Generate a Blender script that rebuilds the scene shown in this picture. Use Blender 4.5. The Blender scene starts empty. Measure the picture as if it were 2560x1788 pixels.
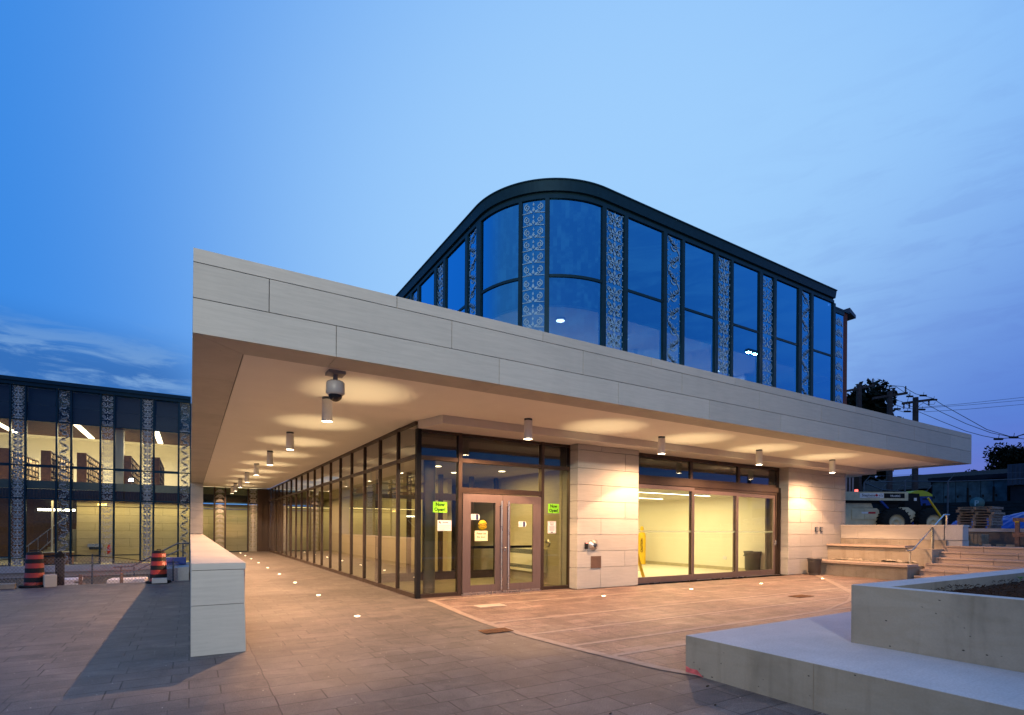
import bpy, math, random
from mathutils import Vector, Matrix
rnd = random.Random(7)
R = math.radians
scene = bpy.context.scene
col = scene.collection

# ------------------------------------------------------------------ camera
YAW, ROLL, FPX, HOR = R(31.265), R(0.401), 1325.99, 1320.206
Fv = Vector((math.sin(YAW), math.cos(YAW), 0)); Rv = Vector((math.cos(YAW), -math.sin(YAW), 0)); Uv = Vector((0, 0, 1))
R3 = Rv*math.cos(ROLL) + Uv*math.sin(ROLL); U3 = Uv*math.cos(ROLL) - Rv*math.sin(ROLL)
CAM = Vector((0, 0, 1.55))
cd = bpy.data.cameras.new('camera'); cam = bpy.data.objects.new('camera', cd); col.objects.link(cam)
m3 = Matrix((R3, U3, -Fv)).transposed(); cam.matrix_world = Matrix.Translation(CAM) @ m3.to_4x4()
cd.sensor_width = 36; cd.lens = FPX/2560*36; cd.shift_y = (HOR-894)/2560; cd.clip_end = 2000; cd.clip_start = .05
scene.camera = cam
def at(u, v, d):                                   # world point seen at photo pixel (2560 wide) at depth d
    return CAM + (Fv + R3*((u-1280)/FPX) + U3*((HOR-v)/FPX))*d

# ------------------------------------------------------------------ world: dusk sky
w = bpy.data.worlds.new('World'); scene.world = w; w.use_nodes = True
nt = w.node_tree; N = nt.nodes; L = nt.links; N.clear()
def nd(t, **k):
    n = N.new(t)
    for a, b in k.items(): setattr(n, a, b)
    return n
def math_n(op, a, b=None, c=None, clamp=False):
    n = nd('ShaderNodeMath', operation=op, use_clamp=clamp)
    for i, v in enumerate((a, b, c)):
        if v is None: continue
        if isinstance(v, (int, float)): n.inputs[i].default_value = v
        else: L.new(v, n.inputs[i])
    return n.outputs[0]
def dotdir(vec, d):
    n = nd('ShaderNodeVectorMath', operation='DOT_PRODUCT'); L.new(vec, n.inputs[0]); n.inputs[1].default_value = d
    return n.outputs['Value']
def mixc(f, a, b, mode='MIX'):
    n = nd('ShaderNodeMix', data_type='RGBA', blend_type=mode)
    if isinstance(f, (int, float)): n.inputs[0].default_value = f
    else: L.new(f, n.inputs[0])
    for i, v in ((6, a), (7, b)):
        if isinstance(v, tuple): n.inputs[i].default_value = (*v, 1)
        else: L.new(v, n.inputs[i])
    return n.outputs[2]
tc = nd('ShaderNodeTexCoord'); vec = tc.outputs['Generated']
el = dotdir(vec, (0, 0, 1))
fw = dotdir(vec, tuple(Fv)); rt = dotdir(vec, tuple(Rv))
def sstep(x, a, b):
    n = nd('ShaderNodeMapRange', interpolation_type='SMOOTHSTEP'); L.new(x, n.inputs[0])
    n.inputs[1].default_value = a; n.inputs[2].default_value = b
    return n.outputs[0]
# bright patch of dusk sky low and a little right of the camera axis
glowdir = (Fv*0.90 + Rv*0.20 + Uv*0.36).normalized()
gl = dotdir(vec, tuple(glowdir))
g1 = math_n('POWER', sstep(gl, 0.35, 1.0), 3.3)
base = mixc(sstep(el, .05, 0.75), (.12, .385, .92), (.075, .31, .87))
left = sstep(rt, 0.25, -0.75)
base = mixc(left, base, (.030, .235, .76))
front = mixc(math_n('MULTIPLY', g1, .95), base, (.36, .635, .985))
# lilac haze to the right, low
rlow = math_n('MULTIPLY', sstep(rt, 0.22, 0.70), sstep(el, 0.62, 0.06))
front = mixc(math_n('MULTIPLY', rlow, .93), front, (.060, .145, .60))
pink = math_n('MULTIPLY', sstep(rt, .5, .8), sstep(el, .17, .03))
front = mixc(math_n('MULTIPLY', pink, .75), front, (.25, .17, .56))
# cloud streaks
mp = nd('ShaderNodeMapping'); L.new(vec, mp.inputs[0]); mp.inputs['Scale'].default_value = (3.2, 3.2, 17); mp.inputs['Rotation'].default_value = (R(7), R(4), 0)
nz = nd('ShaderNodeTexNoise'); L.new(mp.outputs[0], nz.inputs['Vector']); nz.inputs['Scale'].default_value = 2.6; nz.inputs['Detail'].default_value = 7; nz.inputs['Roughness'].default_value = .62; nz.inputs['Distortion'].default_value = .5
cl = sstep(nz.outputs['Fac'], .44, .66)
lowl = math_n('MULTIPLY', sstep(rt, -.42, -.56), math_n('MULTIPLY', sstep(el, .31, .22), sstep(el, -.02, .1)))
front = mixc(math_n('MULTIPLY', lowl, .8), front, (.022, .125, .42))
front = mixc(math_n('MULTIPLY', math_n('MULTIPLY', lowl, cl), .75), front, (.21, .40, .72))
front = mixc(math_n('MULTIPLY', math_n('MULTIPLY', math_n('MULTIPLY', sstep(rt, .15, .6), sstep(el, .75, .3)), cl), .15), front, (.085, .15, .56))
# sky behind the camera: deeper blue to the right, paler to the left where the day went down
back = mixc(sstep(rt, .3, -.8), (.035, .15, .48), (.12, .24, .48))
back = mixc(sstep(el, .15, .8), back, (.08, .25, .66))
back = mixc(sstep(el, .07, -.02), back, (.012, .02, .035))
back = mixc(math_n('MULTIPLY', cl, .30), back, (.20, .42, .80))
skyc = mixc(sstep(fw, .28, -.35), front, back)
st = nd('ShaderNodeTexSky', sky_type='NISHITA'); st.sun_disc = False; st.sun_elevation = R(1.5); st.sun_rotation = R(-155)
bg1 = nd('ShaderNodeBackground'); L.new(st.outputs[0], bg1.inputs[0]); bg1.inputs[1].default_value = .01
bg2 = nd('ShaderNodeBackground'); L.new(skyc, bg2.inputs[0]); bg2.inputs[1].default_value = 1.0
ad = nd('ShaderNodeAddShader'); L.new(bg1.outputs[0], ad.inputs[0]); L.new(bg2.outputs[0], ad.inputs[1])
ow = nd('ShaderNodeOutputWorld'); L.new(ad.outputs[0], ow.inputs[0])
# the afterglow low behind the camera on the left
sl = bpy.data.lights.new('afterglow_sun', 'SUN'); sl.energy = .20; sl.angle = R(9); sl.color = (1, .95, .86)
so = bpy.data.objects.new('afterglow_sun', sl); col.objects.link(so)
so.rotation_euler = Vector((.75, .66, -.11)).to_track_quat('-Z', 'Y').to_euler()
scene.view_settings.view_transform = 'Standard'; scene.view_settings.look = 'None'; scene.view_settings.gamma = 1
scene.view_settings.exposure = 0; scene.view_settings.use_curve_mapping = False
cy = scene.cycles; cy.use_denoising = True; cy.max_bounces = 7; cy.diffuse_bounces = 4; cy.glossy_bounces = 4
cy.transparent_max_bounces = 28; cy.transmission_bounces = 6; cy.sample_clamp_indirect = 4; cy.sample_clamp_direct = 0
cy.caustics_reflective = False; cy.caustics_refractive = False; cy.use_light_tree = True

# ------------------------------------------------------------------ materials
class Mat:
    def __init__(s, name):
        s.m = bpy.data.materials.new(name); s.m.use_nodes = True
        s.nt = s.m.node_tree; s.N = s.nt.nodes; s.L = s.nt.links
        s.b = s.N['Principled BSDF']; s.out = s.N['Material Output']
    def n(s, t, **k):
        x = s.N.new(t)
        for a, b in k.items(): setattr(x, a, b)
        return x
    def coord(s, scale=(1, 1, 1), rot=(0, 0, 0)):
        g = s.n('ShaderNodeNewGeometry'); mp = s.n('ShaderNodeMapping'); s.L.new(g.outputs['Position'], mp.inputs[0])
        mp.inputs['Scale'].default_value = scale; mp.inputs['Rotation'].default_value = rot
        return mp.outputs[0]
    def noise(s, scale, detail=4, vec=None, rough=.55, dist=0):
        t = s.n('ShaderNodeTexNoise'); t.inputs['Scale'].default_value = scale; t.inputs['Detail'].default_value = detail
        t.inputs['Roughness'].default_value = rough; t.inputs['Distortion'].default_value = dist
        if vec is None: vec = s.coord()
        s.L.new(vec, t.inputs['Vector']); return t.outputs['Fac']
    def ramp(s, f, stops):
        r = s.n('ShaderNodeValToRGB'); s.L.new(f, r.inputs[0]); e = r.color_ramp.elements
        while len(e) < len(stops): e.new(.5)
        for i, (p, c) in enumerate(stops):
            e[i].position = p; e[i].color = (*c, 1) if isinstance(c, tuple) else (c, c, c, 1)
        return r.outputs[0]
    def mix(s, f, a, b, mode='MIX'):
        n = s.n('ShaderNodeMix', data_type='RGBA', blend_type=mode)
        if isinstance(f, (int, float)): n.inputs[0].default_value = f
        else: s.L.new(f, n.inputs[0])
        for i, v in ((6, a), (7, b)):
            if isinstance(v, tuple): n.inputs[i].default_value = (*v, 1)
            else: s.L.new(v, n.inputs[i])
        return n.outputs[2]
    def math(s, op, a, b=None):
        n = s.n('ShaderNodeMath', operation=op)
        for i, v in enumerate((a, b)):
            if v is None: continue
            if isinstance(v, (int, float)): n.inputs[i].default_value = v
            else: s.L.new(v, n.inputs[i])
        return n.outputs[0]
    def island(s, lo, hi):
        g = s.n('ShaderNodeNewGeometry'); return s.ramp(g.outputs['Random Per Island'], [(0, lo), (1, hi)])
    def set(s, base=None, rough=None, metal=None, spec=None):
        for k, v in (('Base Color', base), ('Roughness', rough), ('Metallic', metal), ('Specular IOR Level', spec)):
            if v is None: continue
            if isinstance(v, tuple): s.b.inputs[k].default_value = (*v, 1)
            elif isinstance(v, (int, float)): s.b.inputs[k].default_value = v
            else: s.L.new(v, s.b.inputs[k])
        return s
    def bump(s, h, strength=.2, dist=.01):
        b = s.n('ShaderNodeBump'); b.inputs['Strength'].default_value = strength; b.inputs['Distance'].default_value = dist
        s.L.new(h, b.inputs['Height']); s.L.new(b.outputs[0], s.b.inputs['Normal']); return s

def simple(name, c, rough=.6, metal=0, var=.12, scale=6, bump=0):
    m = Mat(name); n = m.noise(scale, 5)
    lo = tuple(x*(1-var) for x in c); hi = tuple(min(1, x*(1+var)) for x in c)
    m.set(m.ramp(n, [(.3, lo), (.7, hi)]), rough, metal)
    if bump: m.bump(n, bump)
    return m.m
def limestone(name, c, var=.05, islands=True):
    m = Mat(name)
    n1 = m.noise(1.0, 6, m.coord((2.2, 2.2, 30)), .65, .6)             # fine bedding streaks
    n2 = m.noise(1.0, 5, m.coord((.9, .9, 1.6)), .6)
    n3 = m.noise(1.0, 3, m.coord((14, 14, 90)), .6)
    a = tuple(x*.90 for x in c); b = tuple(min(1, x*1.07) for x in c)
    k = m.ramp(n1, [(.30, a), (.55, c), (.8, b)]); wst = m.noise(1.0, 5, m.coord((1.3, 1.3, .35)), .6); k = m.mix(m.ramp(wst, [(.5, .0), (.75, .5)]), k, m.mix(1, k, (.84, .85, .86), 'MULTIPLY'))
    k = m.mix(m.ramp(n2, [(.35, .0), (.75, .55)]), k, m.mix(1.0, k, (.90, .91, .93), 'MULTIPLY'))
    k = m.mix(m.ramp(n3, [(.66, .0), (.76, .5)]), k, m.mix(1.0, k, (.62, .60, .57), 'MULTIPLY'))
    if islands: k = m.mix(1.0, k, m.island((1-var,)*3, (1.0,)*3), 'MULTIPLY')
    m.set(k, .72, 0, .3); m.bump(n1, .12, .004)
    return m.m
def concrete(name, c, pits=True, stain=.25, brush=False):
    m = Mat(name)
    n1 = m.noise(1.3, 7, None, .6, .4); n2 = m.noise(55, 3)
    sc_ = m.coord((1.2, 9, 1.2)) if brush else m.coord((1, 1, 3.5))
    n3 = m.noise(1.6, 6, sc_, .65, 1.2)
    k = m.ramp(n1, [(.28, tuple(x*(1-stain) for x in c)), (.5, c), (.75, tuple(min(1, x*1.14) for x in c))])
    k = m.mix(m.ramp(n3, [(.45, .0), (.75, .6)]), k, m.mix(1, k, (.80, .76, .68) if not brush else (.86, .88, .92), 'MULTIPLY'))
    k = m.mix(m.ramp(n2, [(.35, .25), (.65, .0)]), k, (.2, .19, .17))
    h = n1
    if pits:
        v = m.n('ShaderNodeTexVoronoi'); m.L.new(m.coord((1, 1, 1.6)), v.inputs['Vector']); v.inputs['Scale'].default_value = 11
        v.inputs['Randomness'].default_value = 1
        gate = m.noise(16, 1)
        p = m.math('MULTIPLY', m.ramp(v.outputs['Distance'], [(.09, 1.0), (.14, .0)]), m.ramp(gate, [(.52, .0), (.58, 1.0)]))
        k = m.mix(p, k, (.045, .04, .035))
        h = m.math('SUBTRACT', n1, p)
        gz = m.n('ShaderNodeNewGeometry'); dr = m.noise(1.0, 4, m.coord((5, 5, .5)), .6, .4)
        k = m.mix(m.ramp(dr, [(.52, .0), (.70, .45)]), k, m.mix(1, k, (.62, .60, .56), 'MULTIPLY'))
    m.set(k, .8, 0, .25); m.bump(h, .35, .01)
    return m.m
def emit(name, c, s):
    m = Mat(name); m.set((.8, .8, .8)); m.b.inputs['Emission Color'].default_value = (*c, 1); m.b.inputs['Emission Strength'].default_value = s
    return m.m
def glass(name, tint, refl=(1, 1, 1), boost=1.0, base=0.0, streak=0, ripple=0.0):
    m = Mat(name); m.N.remove(m.b)
    fr = m.n('ShaderNodeFresnel'); fr.inputs[0].default_value = 1.52
    f = m.math('MULTIPLY', fr.outputs[0], boost); f = m.math('ADD', f, base); f = m.math('MINIMUM', f, 1.0)
    t = m.n('ShaderNodeBsdfTransparent'); t.inputs[0].default_value = (*tint, 1)
    g = m.n('ShaderNodeBsdfGlossy'); g.inputs['Roughness'].default_value = .0; g.inputs[0].default_value = (*refl, 1)
    if ripple:
        nz = m.noise(.9, 2); b = m.n('ShaderNodeBump'); b.inputs['Strength'].default_value = ripple; b.inputs['Distance'].default_value = .05
        m.L.new(nz, b.inputs['Height']); m.L.new(b.outputs[0], g.inputs['Normal'])
    x = m.n('ShaderNodeMixShader'); m.L.new(f, x.inputs[0]); m.L.new(t.outputs[0], x.inputs[1]); m.L.new(g.outputs[0], x.inputs[2])
    m.L.new(x.outputs[0], m.out.inputs[0]); return m.m
def paving(name, c1, c2, joint, bw, bh, rot=0, speck=.0, rough=.62, off=(0, 0), dust=.25):
    m = Mat(name)
    mp = m.n('ShaderNodeMapping'); g = m.n('ShaderNodeNewGeometry'); m.L.new(g.outputs['Position'], mp.inputs[0])
    mp.inputs['Location'].default_value = (off[0], off[1], 0); mp.inputs['Rotation'].default_value = (0, 0, rot)
    def brick(w, h, o, sq=1, sf=2):
        b = m.n('ShaderNodeTexBrick', offset=o, squash=sq, squash_frequency=sf); m.L.new(mp.outputs[0], b.inputs[0])
        b.inputs['Color1'].default_value = (0, 0, 0, 1); b.inputs['Color2'].default_value = (1, 1, 1, 1); b.inputs['Mortar'].default_value = (.5, .5, .5, 1)
        b.inputs['Scale'].default_value = 1; b.inputs['Mortar Size'].default_value = .0065; b.inputs['Mortar Smooth'].default_value = .15
        b.inputs['Brick Width'].default_value = w; b.inputs['Row Height'].default_value = h; return b
    b1 = brick(bw, bh, .37, .62, 2)
    b2 = brick(bw*.5, bh, .63, 1.6, 3)
    cell = m.n('ShaderNodeTexVoronoi'); cell.inputs['Scale'].default_value = .9; cell.inputs['Randomness'].default_value = .9; m.L.new(mp.outputs[0], cell.inputs[0])
    sepc = m.n('ShaderNodeSeparateColor'); m.L.new(cell.outputs['Color'], sepc.inputs[0])
    n1 = m.noise(1.1, 6, None, .6); nf = m.noise(95, 3, None, .75); nm = m.noise(26, 4)
    tone = m.ramp(b1.outputs['Color'], [(0, c1), (1, c2)])
    tone = m.mix(.30, tone, m.ramp(b2.outputs['Color'], [(0, c2), (1, c1)]))
    bl = m.noise(2.6, 7, None, .7, .6); tone = m.mix(1, tone, m.ramp(bl, [(.28, (.72,)*3), (.72, (1.26,)*3)]), 'MULTIPLY')
    tone = m.mix(1, tone, m.ramp(nf, [(.32, (.35,)*3), (.68, (1.75,)*3)]), 'MULTIPLY')
    tone = m.mix(1, tone, m.ramp(n1, [(.3, (.82,)*3), (.7, (1.14,)*3)]), 'MULTIPLY')
    sm = m.noise(1.0, 6, m.coord((1.3, 1.9, 1)), .7, .8)
    tone = m.mix(m.ramp(sm, [(.52, .0), (.75, dust)]), tone, (.42, .36, .30))
    tone = m.mix(1, tone, m.ramp(nm, [(.3, (.80,)*3), (.7, (1.22,)*3)]), 'MULTIPLY')
    jf = b1.outputs['Fac']
    jm = m.math('MULTIPLY', jf, m.ramp(n1, [(.25, .15), (.6, .95)]))
    k = m.mix(jm, tone, joint)
    if speck:
        v = m.n('ShaderNodeTexVoronoi'); m.L.new(m.coord(), v.inputs['Vector']); v.inputs['Scale'].default_value = 14
        sp = m.math('MULTIPLY', m.ramp(v.outputs['Distance'], [(.055, 1.0), (.085, .0)]), m.ramp(m.noise(7, 1), [(.56, .0), (.60, 1.0)]))
        k = m.mix(m.math('MULTIPLY', sp, speck), k, (.9, .86, .8))
    m.set(k, m.ramp(nm, [(.3, rough-.08), (.7, rough+.12)]), 0, .45)
    m.bump(m.math('SUBTRACT', m.math('MULTIPLY', nf, .25), jf), .5, .004)
    return m.m
def brickmat(name, c1, c2, mortar, w=.22, h=.075):
    m = Mat(name); g = m.n('ShaderNodeNewGeometry'); sp = m.n('ShaderNodeSeparateXYZ'); cb = m.n('ShaderNodeCombineXYZ')
    m.L.new(g.outputs['Position'], sp.inputs[0]); m.L.new(m.math('ADD', sp.outputs[0], sp.outputs[1]), cb.inputs[0]); m.L.new(sp.outputs[2], cb.inputs[1])
    b = m.n('ShaderNodeTexBrick'); m.L.new(cb.outputs[0], b.inputs[0])
    b.inputs['Color1'].default_value = (*c1, 1); b.inputs['Color2'].default_value = (*c2, 1); b.inputs['Mortar'].default_value = (*mortar, 1)
    b.inputs['Scale'].default_value = 1; b.inputs['Brick Width'].default_value = w; b.inputs['Row Height'].default_value = h; b.inputs['Mortar Size'].default_value = .01
    m.set(b.outputs['Color'], .85); m.bump(b.outputs['Fac'], .3, -.005); return m.m
def brushed(name, c, rough=.35, metal=.7):
    m = Mat(name); n = m.noise(1, 3, m.coord((60, 60, 3)))
    m.set(m.ramp(n, [(.3, tuple(x*.9 for x in c)), (.7, tuple(x*1.1 for x in c))]), m.ramp(m.noise(3, 4), [(.3, rough-.06), (.7, rough+.08)]), metal)
    return m.m

M = dict(
    stone=limestone('limestone', (.50, .478, .43), .11),
    stone_in=limestone('limestone_inside', (.60, .54, .40)),
    mortar=simple('mortar', (.22, .18, .13), .9),
    plaster=simple('plaster', (.86, .82, .74), .85, var=.02, scale=2),
    bulkhead=simple('bulkhead_paint', (.62, .59, .56), .8, var=.02),
    reveal=simple('dark_reveal', (.03, .025, .02), .8),
    bronze=brushed('bronze_anodised', (.075, .050, .036), .42, .55),
    door=brushed('door_bronze', (.19, .14, .125), .40, .45),
    steel=brushed('brushed_steel', (.62, .60, .58), .28, .95),
    teal=simple('dark_teal_frame', (.013, .042, .064), .45, .3, .1),
    camera_grey=simple('camera_grey', (.30, .29, .31), .4, var=.03),
    tile=simple('cover_tile', (.42, .37, .31), .6),
    black=simple('black_rubber', (.015, .015, .016), .6),
    white=simple('white_enamel', (.72, .71, .70), .4, var=.03),
    conc=concrete('board_formed_concrete', (.285, .260, .215), True, .34),
    conc_top=concrete('trowelled_concrete', (.50, .51, .52), False, .12, True),
    conc_rough=concrete('rough_concrete', (.38, .33, .26), True, .3),
    tread=limestone('stone_tread', (.46, .36, .29), .1),
    grey_pave=paving('granite_paving', (.078, .070, .067), (.122, .108, .102), (.022, .020, .019), .66, .31, 0, 1.0),
    brown_pave=paving('brown_paving', (.115, .078, .066), (.225, .155, .130), (.030, .022, .018), .62, .29, 0, .2, .58, (.3, .1), .45),
    band=simple('pale_band_stone', (.30, .235, .19), .7, var=.2, scale=9),
    dirt=simple('dirt', (.13, .105, .085), .95, var=.4, scale=5, bump=.5),
    asphalt=simple('dark_ground', (.035, .036, .04), .9, var=.3, scale=4, bump=.3),
    mulch=simple('mulch', (.040, .019, .010), .95, var=.6, scale=60, bump=1),
    glass_low=glass('entrance_glass', (.66, .62, .46), (1, 1, 1), 1.7, .03),
    glass_door=glass('door_glass', (.88, .87, .78), (1, 1, 1), 1.0, .0),
    glass_room=glass('room_glass', (.95, .95, .88), (1, 1, 1), .8, .0),
    glass_up=glass('blue_glass', (.22, .38, .66), (.17, .66, 1.0), 1.7, .46, ripple=.008),
    glass_lib=glass('library_glass', (.90, .92, .86), (.45, .75, 1), .9, .0),
    spandrel_up=simple('blue_spandrel', (.012, .085, .24), .35, 0, .08, 2),
    spandrel_lib=simple('dark_spandrel', (.004, .010, .024), .35, 0, .3, 1.3),
    frit=simple('ceramic_frit', (.58, .57, .53), .5, 0, .1, 3),
    frit_blue=simple('ceramic_frit_blue', (.24, .42, .60), .4, 0, .12, 3),
    wallpaint=simple('cream_wall', (.80, .75, .58), .8, var=.02, scale=2),
    base_tile=simple('base_tile', (.48, .42, .26), .6),
    floor_in=simple('pale_floor', (.72, .67, .52), .35, var=.05, scale=3),
    floor_vest=simple('slate_floor', (.30, .26, .19), .4, var=.2, scale=3),
    ceil_in=simple('inside_ceiling', (.66, .62, .48), .8, var=.03),
    col_conc=concrete('round_column_concrete', (.34, .32, .28), False, .2),
    wood=simple('oak_panel', (.26, .11, .035), .5, 0, .25, 8),
    slat=simple('dark_wood_slat', (.14, .065, .025), .6, 0, .3, 8),
    yellow=simple('yellow_plastic', (.80, .50, .01), .45, var=.03),
    yellow_green=simple('yellow_green_roof', (.42, .46, .02), .4, var=.06),
    blue_plastic=simple('blue_plastic', (.008, .04, .24), .45, var=.1),
    tarp=simple('blue_tarp', (.004, .05, .36), .35, 0, .25, 3, .6),
    can=simple('grey_trash_plastic', (.085, .08, .078), .5, var=.12),
    orange=simple('barrel_orange', (.27, .024, .010), .45, var=.12),
    cream=simple('machine_cream', (.66, .55, .34), .45, var=.15, scale=3),
    tyre=simple('tyre', (.018, .018, .018), .85, var=.3, scale=20),
    pallet=simple('pallet_wood', (.24, .19, .15), .85, var=.35, scale=9),
    timber=simple('timber', (.20, .115, .085), .8, var=.3, scale=12),
    brick=brickmat('red_brick', (.14, .032, .02), (.10, .024, .018), (.05, .028, .025)),
    paver_stone=simple('stacked_paver', (.25, .22, .17), .85, var=.3, scale=10),
    dark_metal=simple('dark_galvanised', (.06, .085, .12), .5, .5, .2),
    shed=simple('shed_door_paint', (.045, .095, .13), .5, 0, .45, 2.2),
    shed_dark=simple('shed_dark', (.010, .016, .028), .6, 0, .3, 2),
    bark=simple('bark', (.05, .04, .03), .9, var=.4),
    pole=simple('pole_wood', (.055, .05, .055), .9, var=.3),
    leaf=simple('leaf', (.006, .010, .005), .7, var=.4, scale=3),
    sprout=simple('sprout_green', (.08, .30, .06), .6),
    paper_green=simple('green_paper', (.30, .86, .03), .8, var=.02),
    paper=simple('white_paper', (.80, .76, .74), .8, var=.02),
    ink=simple('ink', (.01, .01, .01), .7),
    ink_blue=simple('ink_blue', (.02, .03, .10), .7),
    red=simple('red_paint', (.55, .02, .02), .5),
    sticker=simple('yellow_sticker', (.75, .50, .01), .6),
    books1=simple('book_spines', (.55, .42, .28), .7, 0, .6, 9),
    shelf_dark=simple('dark_shelf', (.05, .035, .025), .6),
    white_wall=simple('white_wall', (.80, .76, .66), .8, var=.02),
    orange_net=simple('orange_netting', (.55, .14, .05), .7),
    chain=simple('galvanised_wire', (.30, .24, .24), .5, .4),
    grate=simple('rusty_grate', (.20, .09, .035), .8, .2, .4, 40),
    efflor=simple('white_deposit', (.62, .54, .42), .9, var=.2, scale=20),
    pinkpaint=simple('pink_marking_paint', (.50, .10, .11), .8, var=.3, scale=20),
    em_lamp=emit('lamp_lens', (1, .80, .50), 40),
    em_ground=emit('ground_lens', (1, .78, .48), 22),
    em_strip=emit('strip_light', (1, .93, .68), 9),
    em_disc=emit('ceiling_disc_light', (1, .90, .66), 9),
    em_lib=emit('library_strip', (1, .86, .58), 5),
    em_red=emit('small_red_light', (1, .08, .02), 3),
    em_led=emit('street_lamp_led', (1, .93, .80), 220),
)

for k_ in ('shed_dark', 'shed', 'leaf', 'asphalt', 'tyre', 'black', 'bark', 'pole', 'mulch', 'reveal', 'dirt', 'ink', 'teal'):
    M[k_].node_tree.nodes['Principled BSDF'].inputs['Specular IOR Level'].default_value = .12
fm_ = Mat('frosted_band'); d_ = fm_.n('ShaderNodeBsdfTranslucent'); d_.inputs[0].default_value = (.6, .6, .58, 1); t_ = fm_.n('ShaderNodeBsdfTransparent'); x_ = fm_.n('ShaderNodeMixShader'); x_.inputs[0].default_value = .6
fm_.L.new(t_.outputs[0], x_.inputs[1]); fm_.L.new(d_.outputs[0], x_.inputs[2]); fm_.L.new(x_.outputs[0], fm_.out.inputs[0]); M['frost'] = fm_.m
# ------------------------------------------------------------------ mesh builder
class MB:
    def __init__(s): s.v = []; s.f = []; s.mi = []; s.cur = 0; s.sm = []
    def use(s, i): s.cur = i; return s
    def add(s, vs, fs, smooth=False):
        o = len(s.v); s.v += [tuple(p) for p in vs]
        for f in fs: s.f.append([i+o for i in f]); s.mi.append(s.cur); s.sm.append(smooth)
        return s
    def box(s, x0, x1, y0, y1, z0, z1):
        if x0 > x1: x0, x1 = x1, x0
        if y0 > y1: y0, y1 = y1, y0
        if z0 > z1: z0, z1 = z1, z0
        return s.add([(x0, y0, z0), (x1, y0, z0), (x1, y1, z0), (x0, y1, z0), (x0, y0, z1), (x1, y0, z1), (x1, y1, z1), (x0, y1, z1)],
                     [(0, 3, 2, 1), (4, 5, 6, 7), (0, 1, 5, 4), (1, 2, 6, 5), (2, 3, 7, 6), (3, 0, 4, 7)])
    def quad(s, a, b, c, d): return s.add([a, b, c, d], [(0, 1, 2, 3)])
    def obox(s, o, ux, uy, uz):          # oriented box from corner and three edge vectors
        o, ux, uy, uz = map(Vector, (o, ux, uy, uz)); P = [o, o+ux, o+ux+uy, o+uy]; P += [p+uz for p in P]
        return s.add(P, [(0, 3, 2, 1), (4, 5, 6, 7), (0, 1, 5, 4), (1, 2, 6, 5), (2, 3, 7, 6), (3, 0, 4, 7)])
    def bar(s, a, b, wd, ht=None, up=(0, 0, 1)):
        a = Vector(a); b = Vector(b); d = (b-a); dn = d.normalized(); ht = ht or wd
        x = dn.cross(Vector(up)); x = x.normalized() if x.length > 1e-4 else Vector((1, 0, 0)); y = x.cross(dn)
        return s.obox(a-x*wd/2-y*ht/2, x*wd, d, y*ht)
    def tube(s, pts, r, n=8, cap=True):
        pts = [Vector(p) for p in pts]; k = len(pts); rr = r if isinstance(r, (list, tuple)) else [r]*k
        vs = []; 
        for i, p in enumerate(pts):
            d = (pts[min(i+1, k-1)]-pts[max(i-1, 0)]).normalized()
            up = Vector((0, 0, 1)) if abs(d.z) < .95 else Vector((1, 0, 0))
            x = d.cross(up).normalized(); y = x.cross(d)
            for j in range(n):
                a = 2*math.pi*j/n; vs.append(p+(x*math.cos(a)+y*math.sin(a))*rr[i])
        fs = [(i*n+j, i*n+(j+1) % n, (i+1)*n+(j+1) % n, (i+1)*n+j) for i in range(k-1) for j in range(n)]
        s.add(vs, fs, True)
        if cap: s.add([vs[j] for j in range(n)], [tuple(range(n))]); s.add(vs[-n:], [tuple(range(n-1, -1, -1))])
        return s
    def cyl(s, x, y, z0, z1, r, r2=None, n=24, cap=True): return s.tube([(x, y, z0), (x, y, z1)], [r, r if r2 is None else r2], n, cap)
    def lathe(s, prof, n=24, c=(0, 0, 0), axis='z'):
        vs = []
        for r, z in prof:
            for j in range(n):
                a = 2*math.pi*j/n; p = (r*math.cos(a), r*math.sin(a), z)
                if axis == 'y': p = (p[0], p[2], p[1])
                if axis == 'x': p = (p[2], p[0], p[1])
                vs.append((p[0]+c[0], p[1]+c[1], p[2]+c[2]))
        k = len(prof)
        return s.add(vs, [(i*n+j, i*n+(j+1) % n, (i+1)*n+(j+1) % n, (i+1)*n+j) for i in range(k-1) for j in range(n)], True)
    def prism(s, poly, a, b, axis='z'):   # polygon extruded along axis
        def P(u, v, h): return (u, v, h) if axis == 'z' else ((u, h, v) if axis == 'y' else (h, u, v))
        n = len(poly); vs = [P(u, v, a) for u, v in poly]+[P(u, v, b) for u, v in poly]
        return s.add(vs, [tuple(range(n-1, -1, -1)), tuple(range(n, 2*n))]+[(i, (i+1) % n, n+(i+1) % n, n+i) for i in range(n)])
    def xform(s, fn): s.v = [tuple(fn(Vector(p))) for p in s.v]; return s
    def build(s, name, mats, parent=None, local=False):
        me = bpy.data.meshes.new(name); v = s.v
        if parent is not None and not local:
            o = WLOC.get(parent.name, Vector((0, 0, 0))); v = [(p[0]-o.x, p[1]-o.y, p[2]-o.z) for p in v]
        me.from_pydata(v, [], s.f)
        mats = mats if isinstance(mats, (list, tuple)) else [mats]
        for m in mats: me.materials.append(M[m] if isinstance(m, str) else m)
        me.polygons.foreach_set('material_index', s.mi); me.polygons.foreach_set('use_smooth', s.sm); me.update()
        ob = bpy.data.objects.new(name, me); col.objects.link(ob)
        if parent is not None: ob.parent = parent; WLOC[ob.name] = WLOC.get(parent.name, Vector((0, 0, 0)))
        return ob
WLOC = {}
def tag(o, label=None, cat=None, group=None, kind=None):
    for k, v in (('label', label), ('category', cat), ('group', group), ('kind', kind)):
        if v: o[k] = v
    return o
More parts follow.
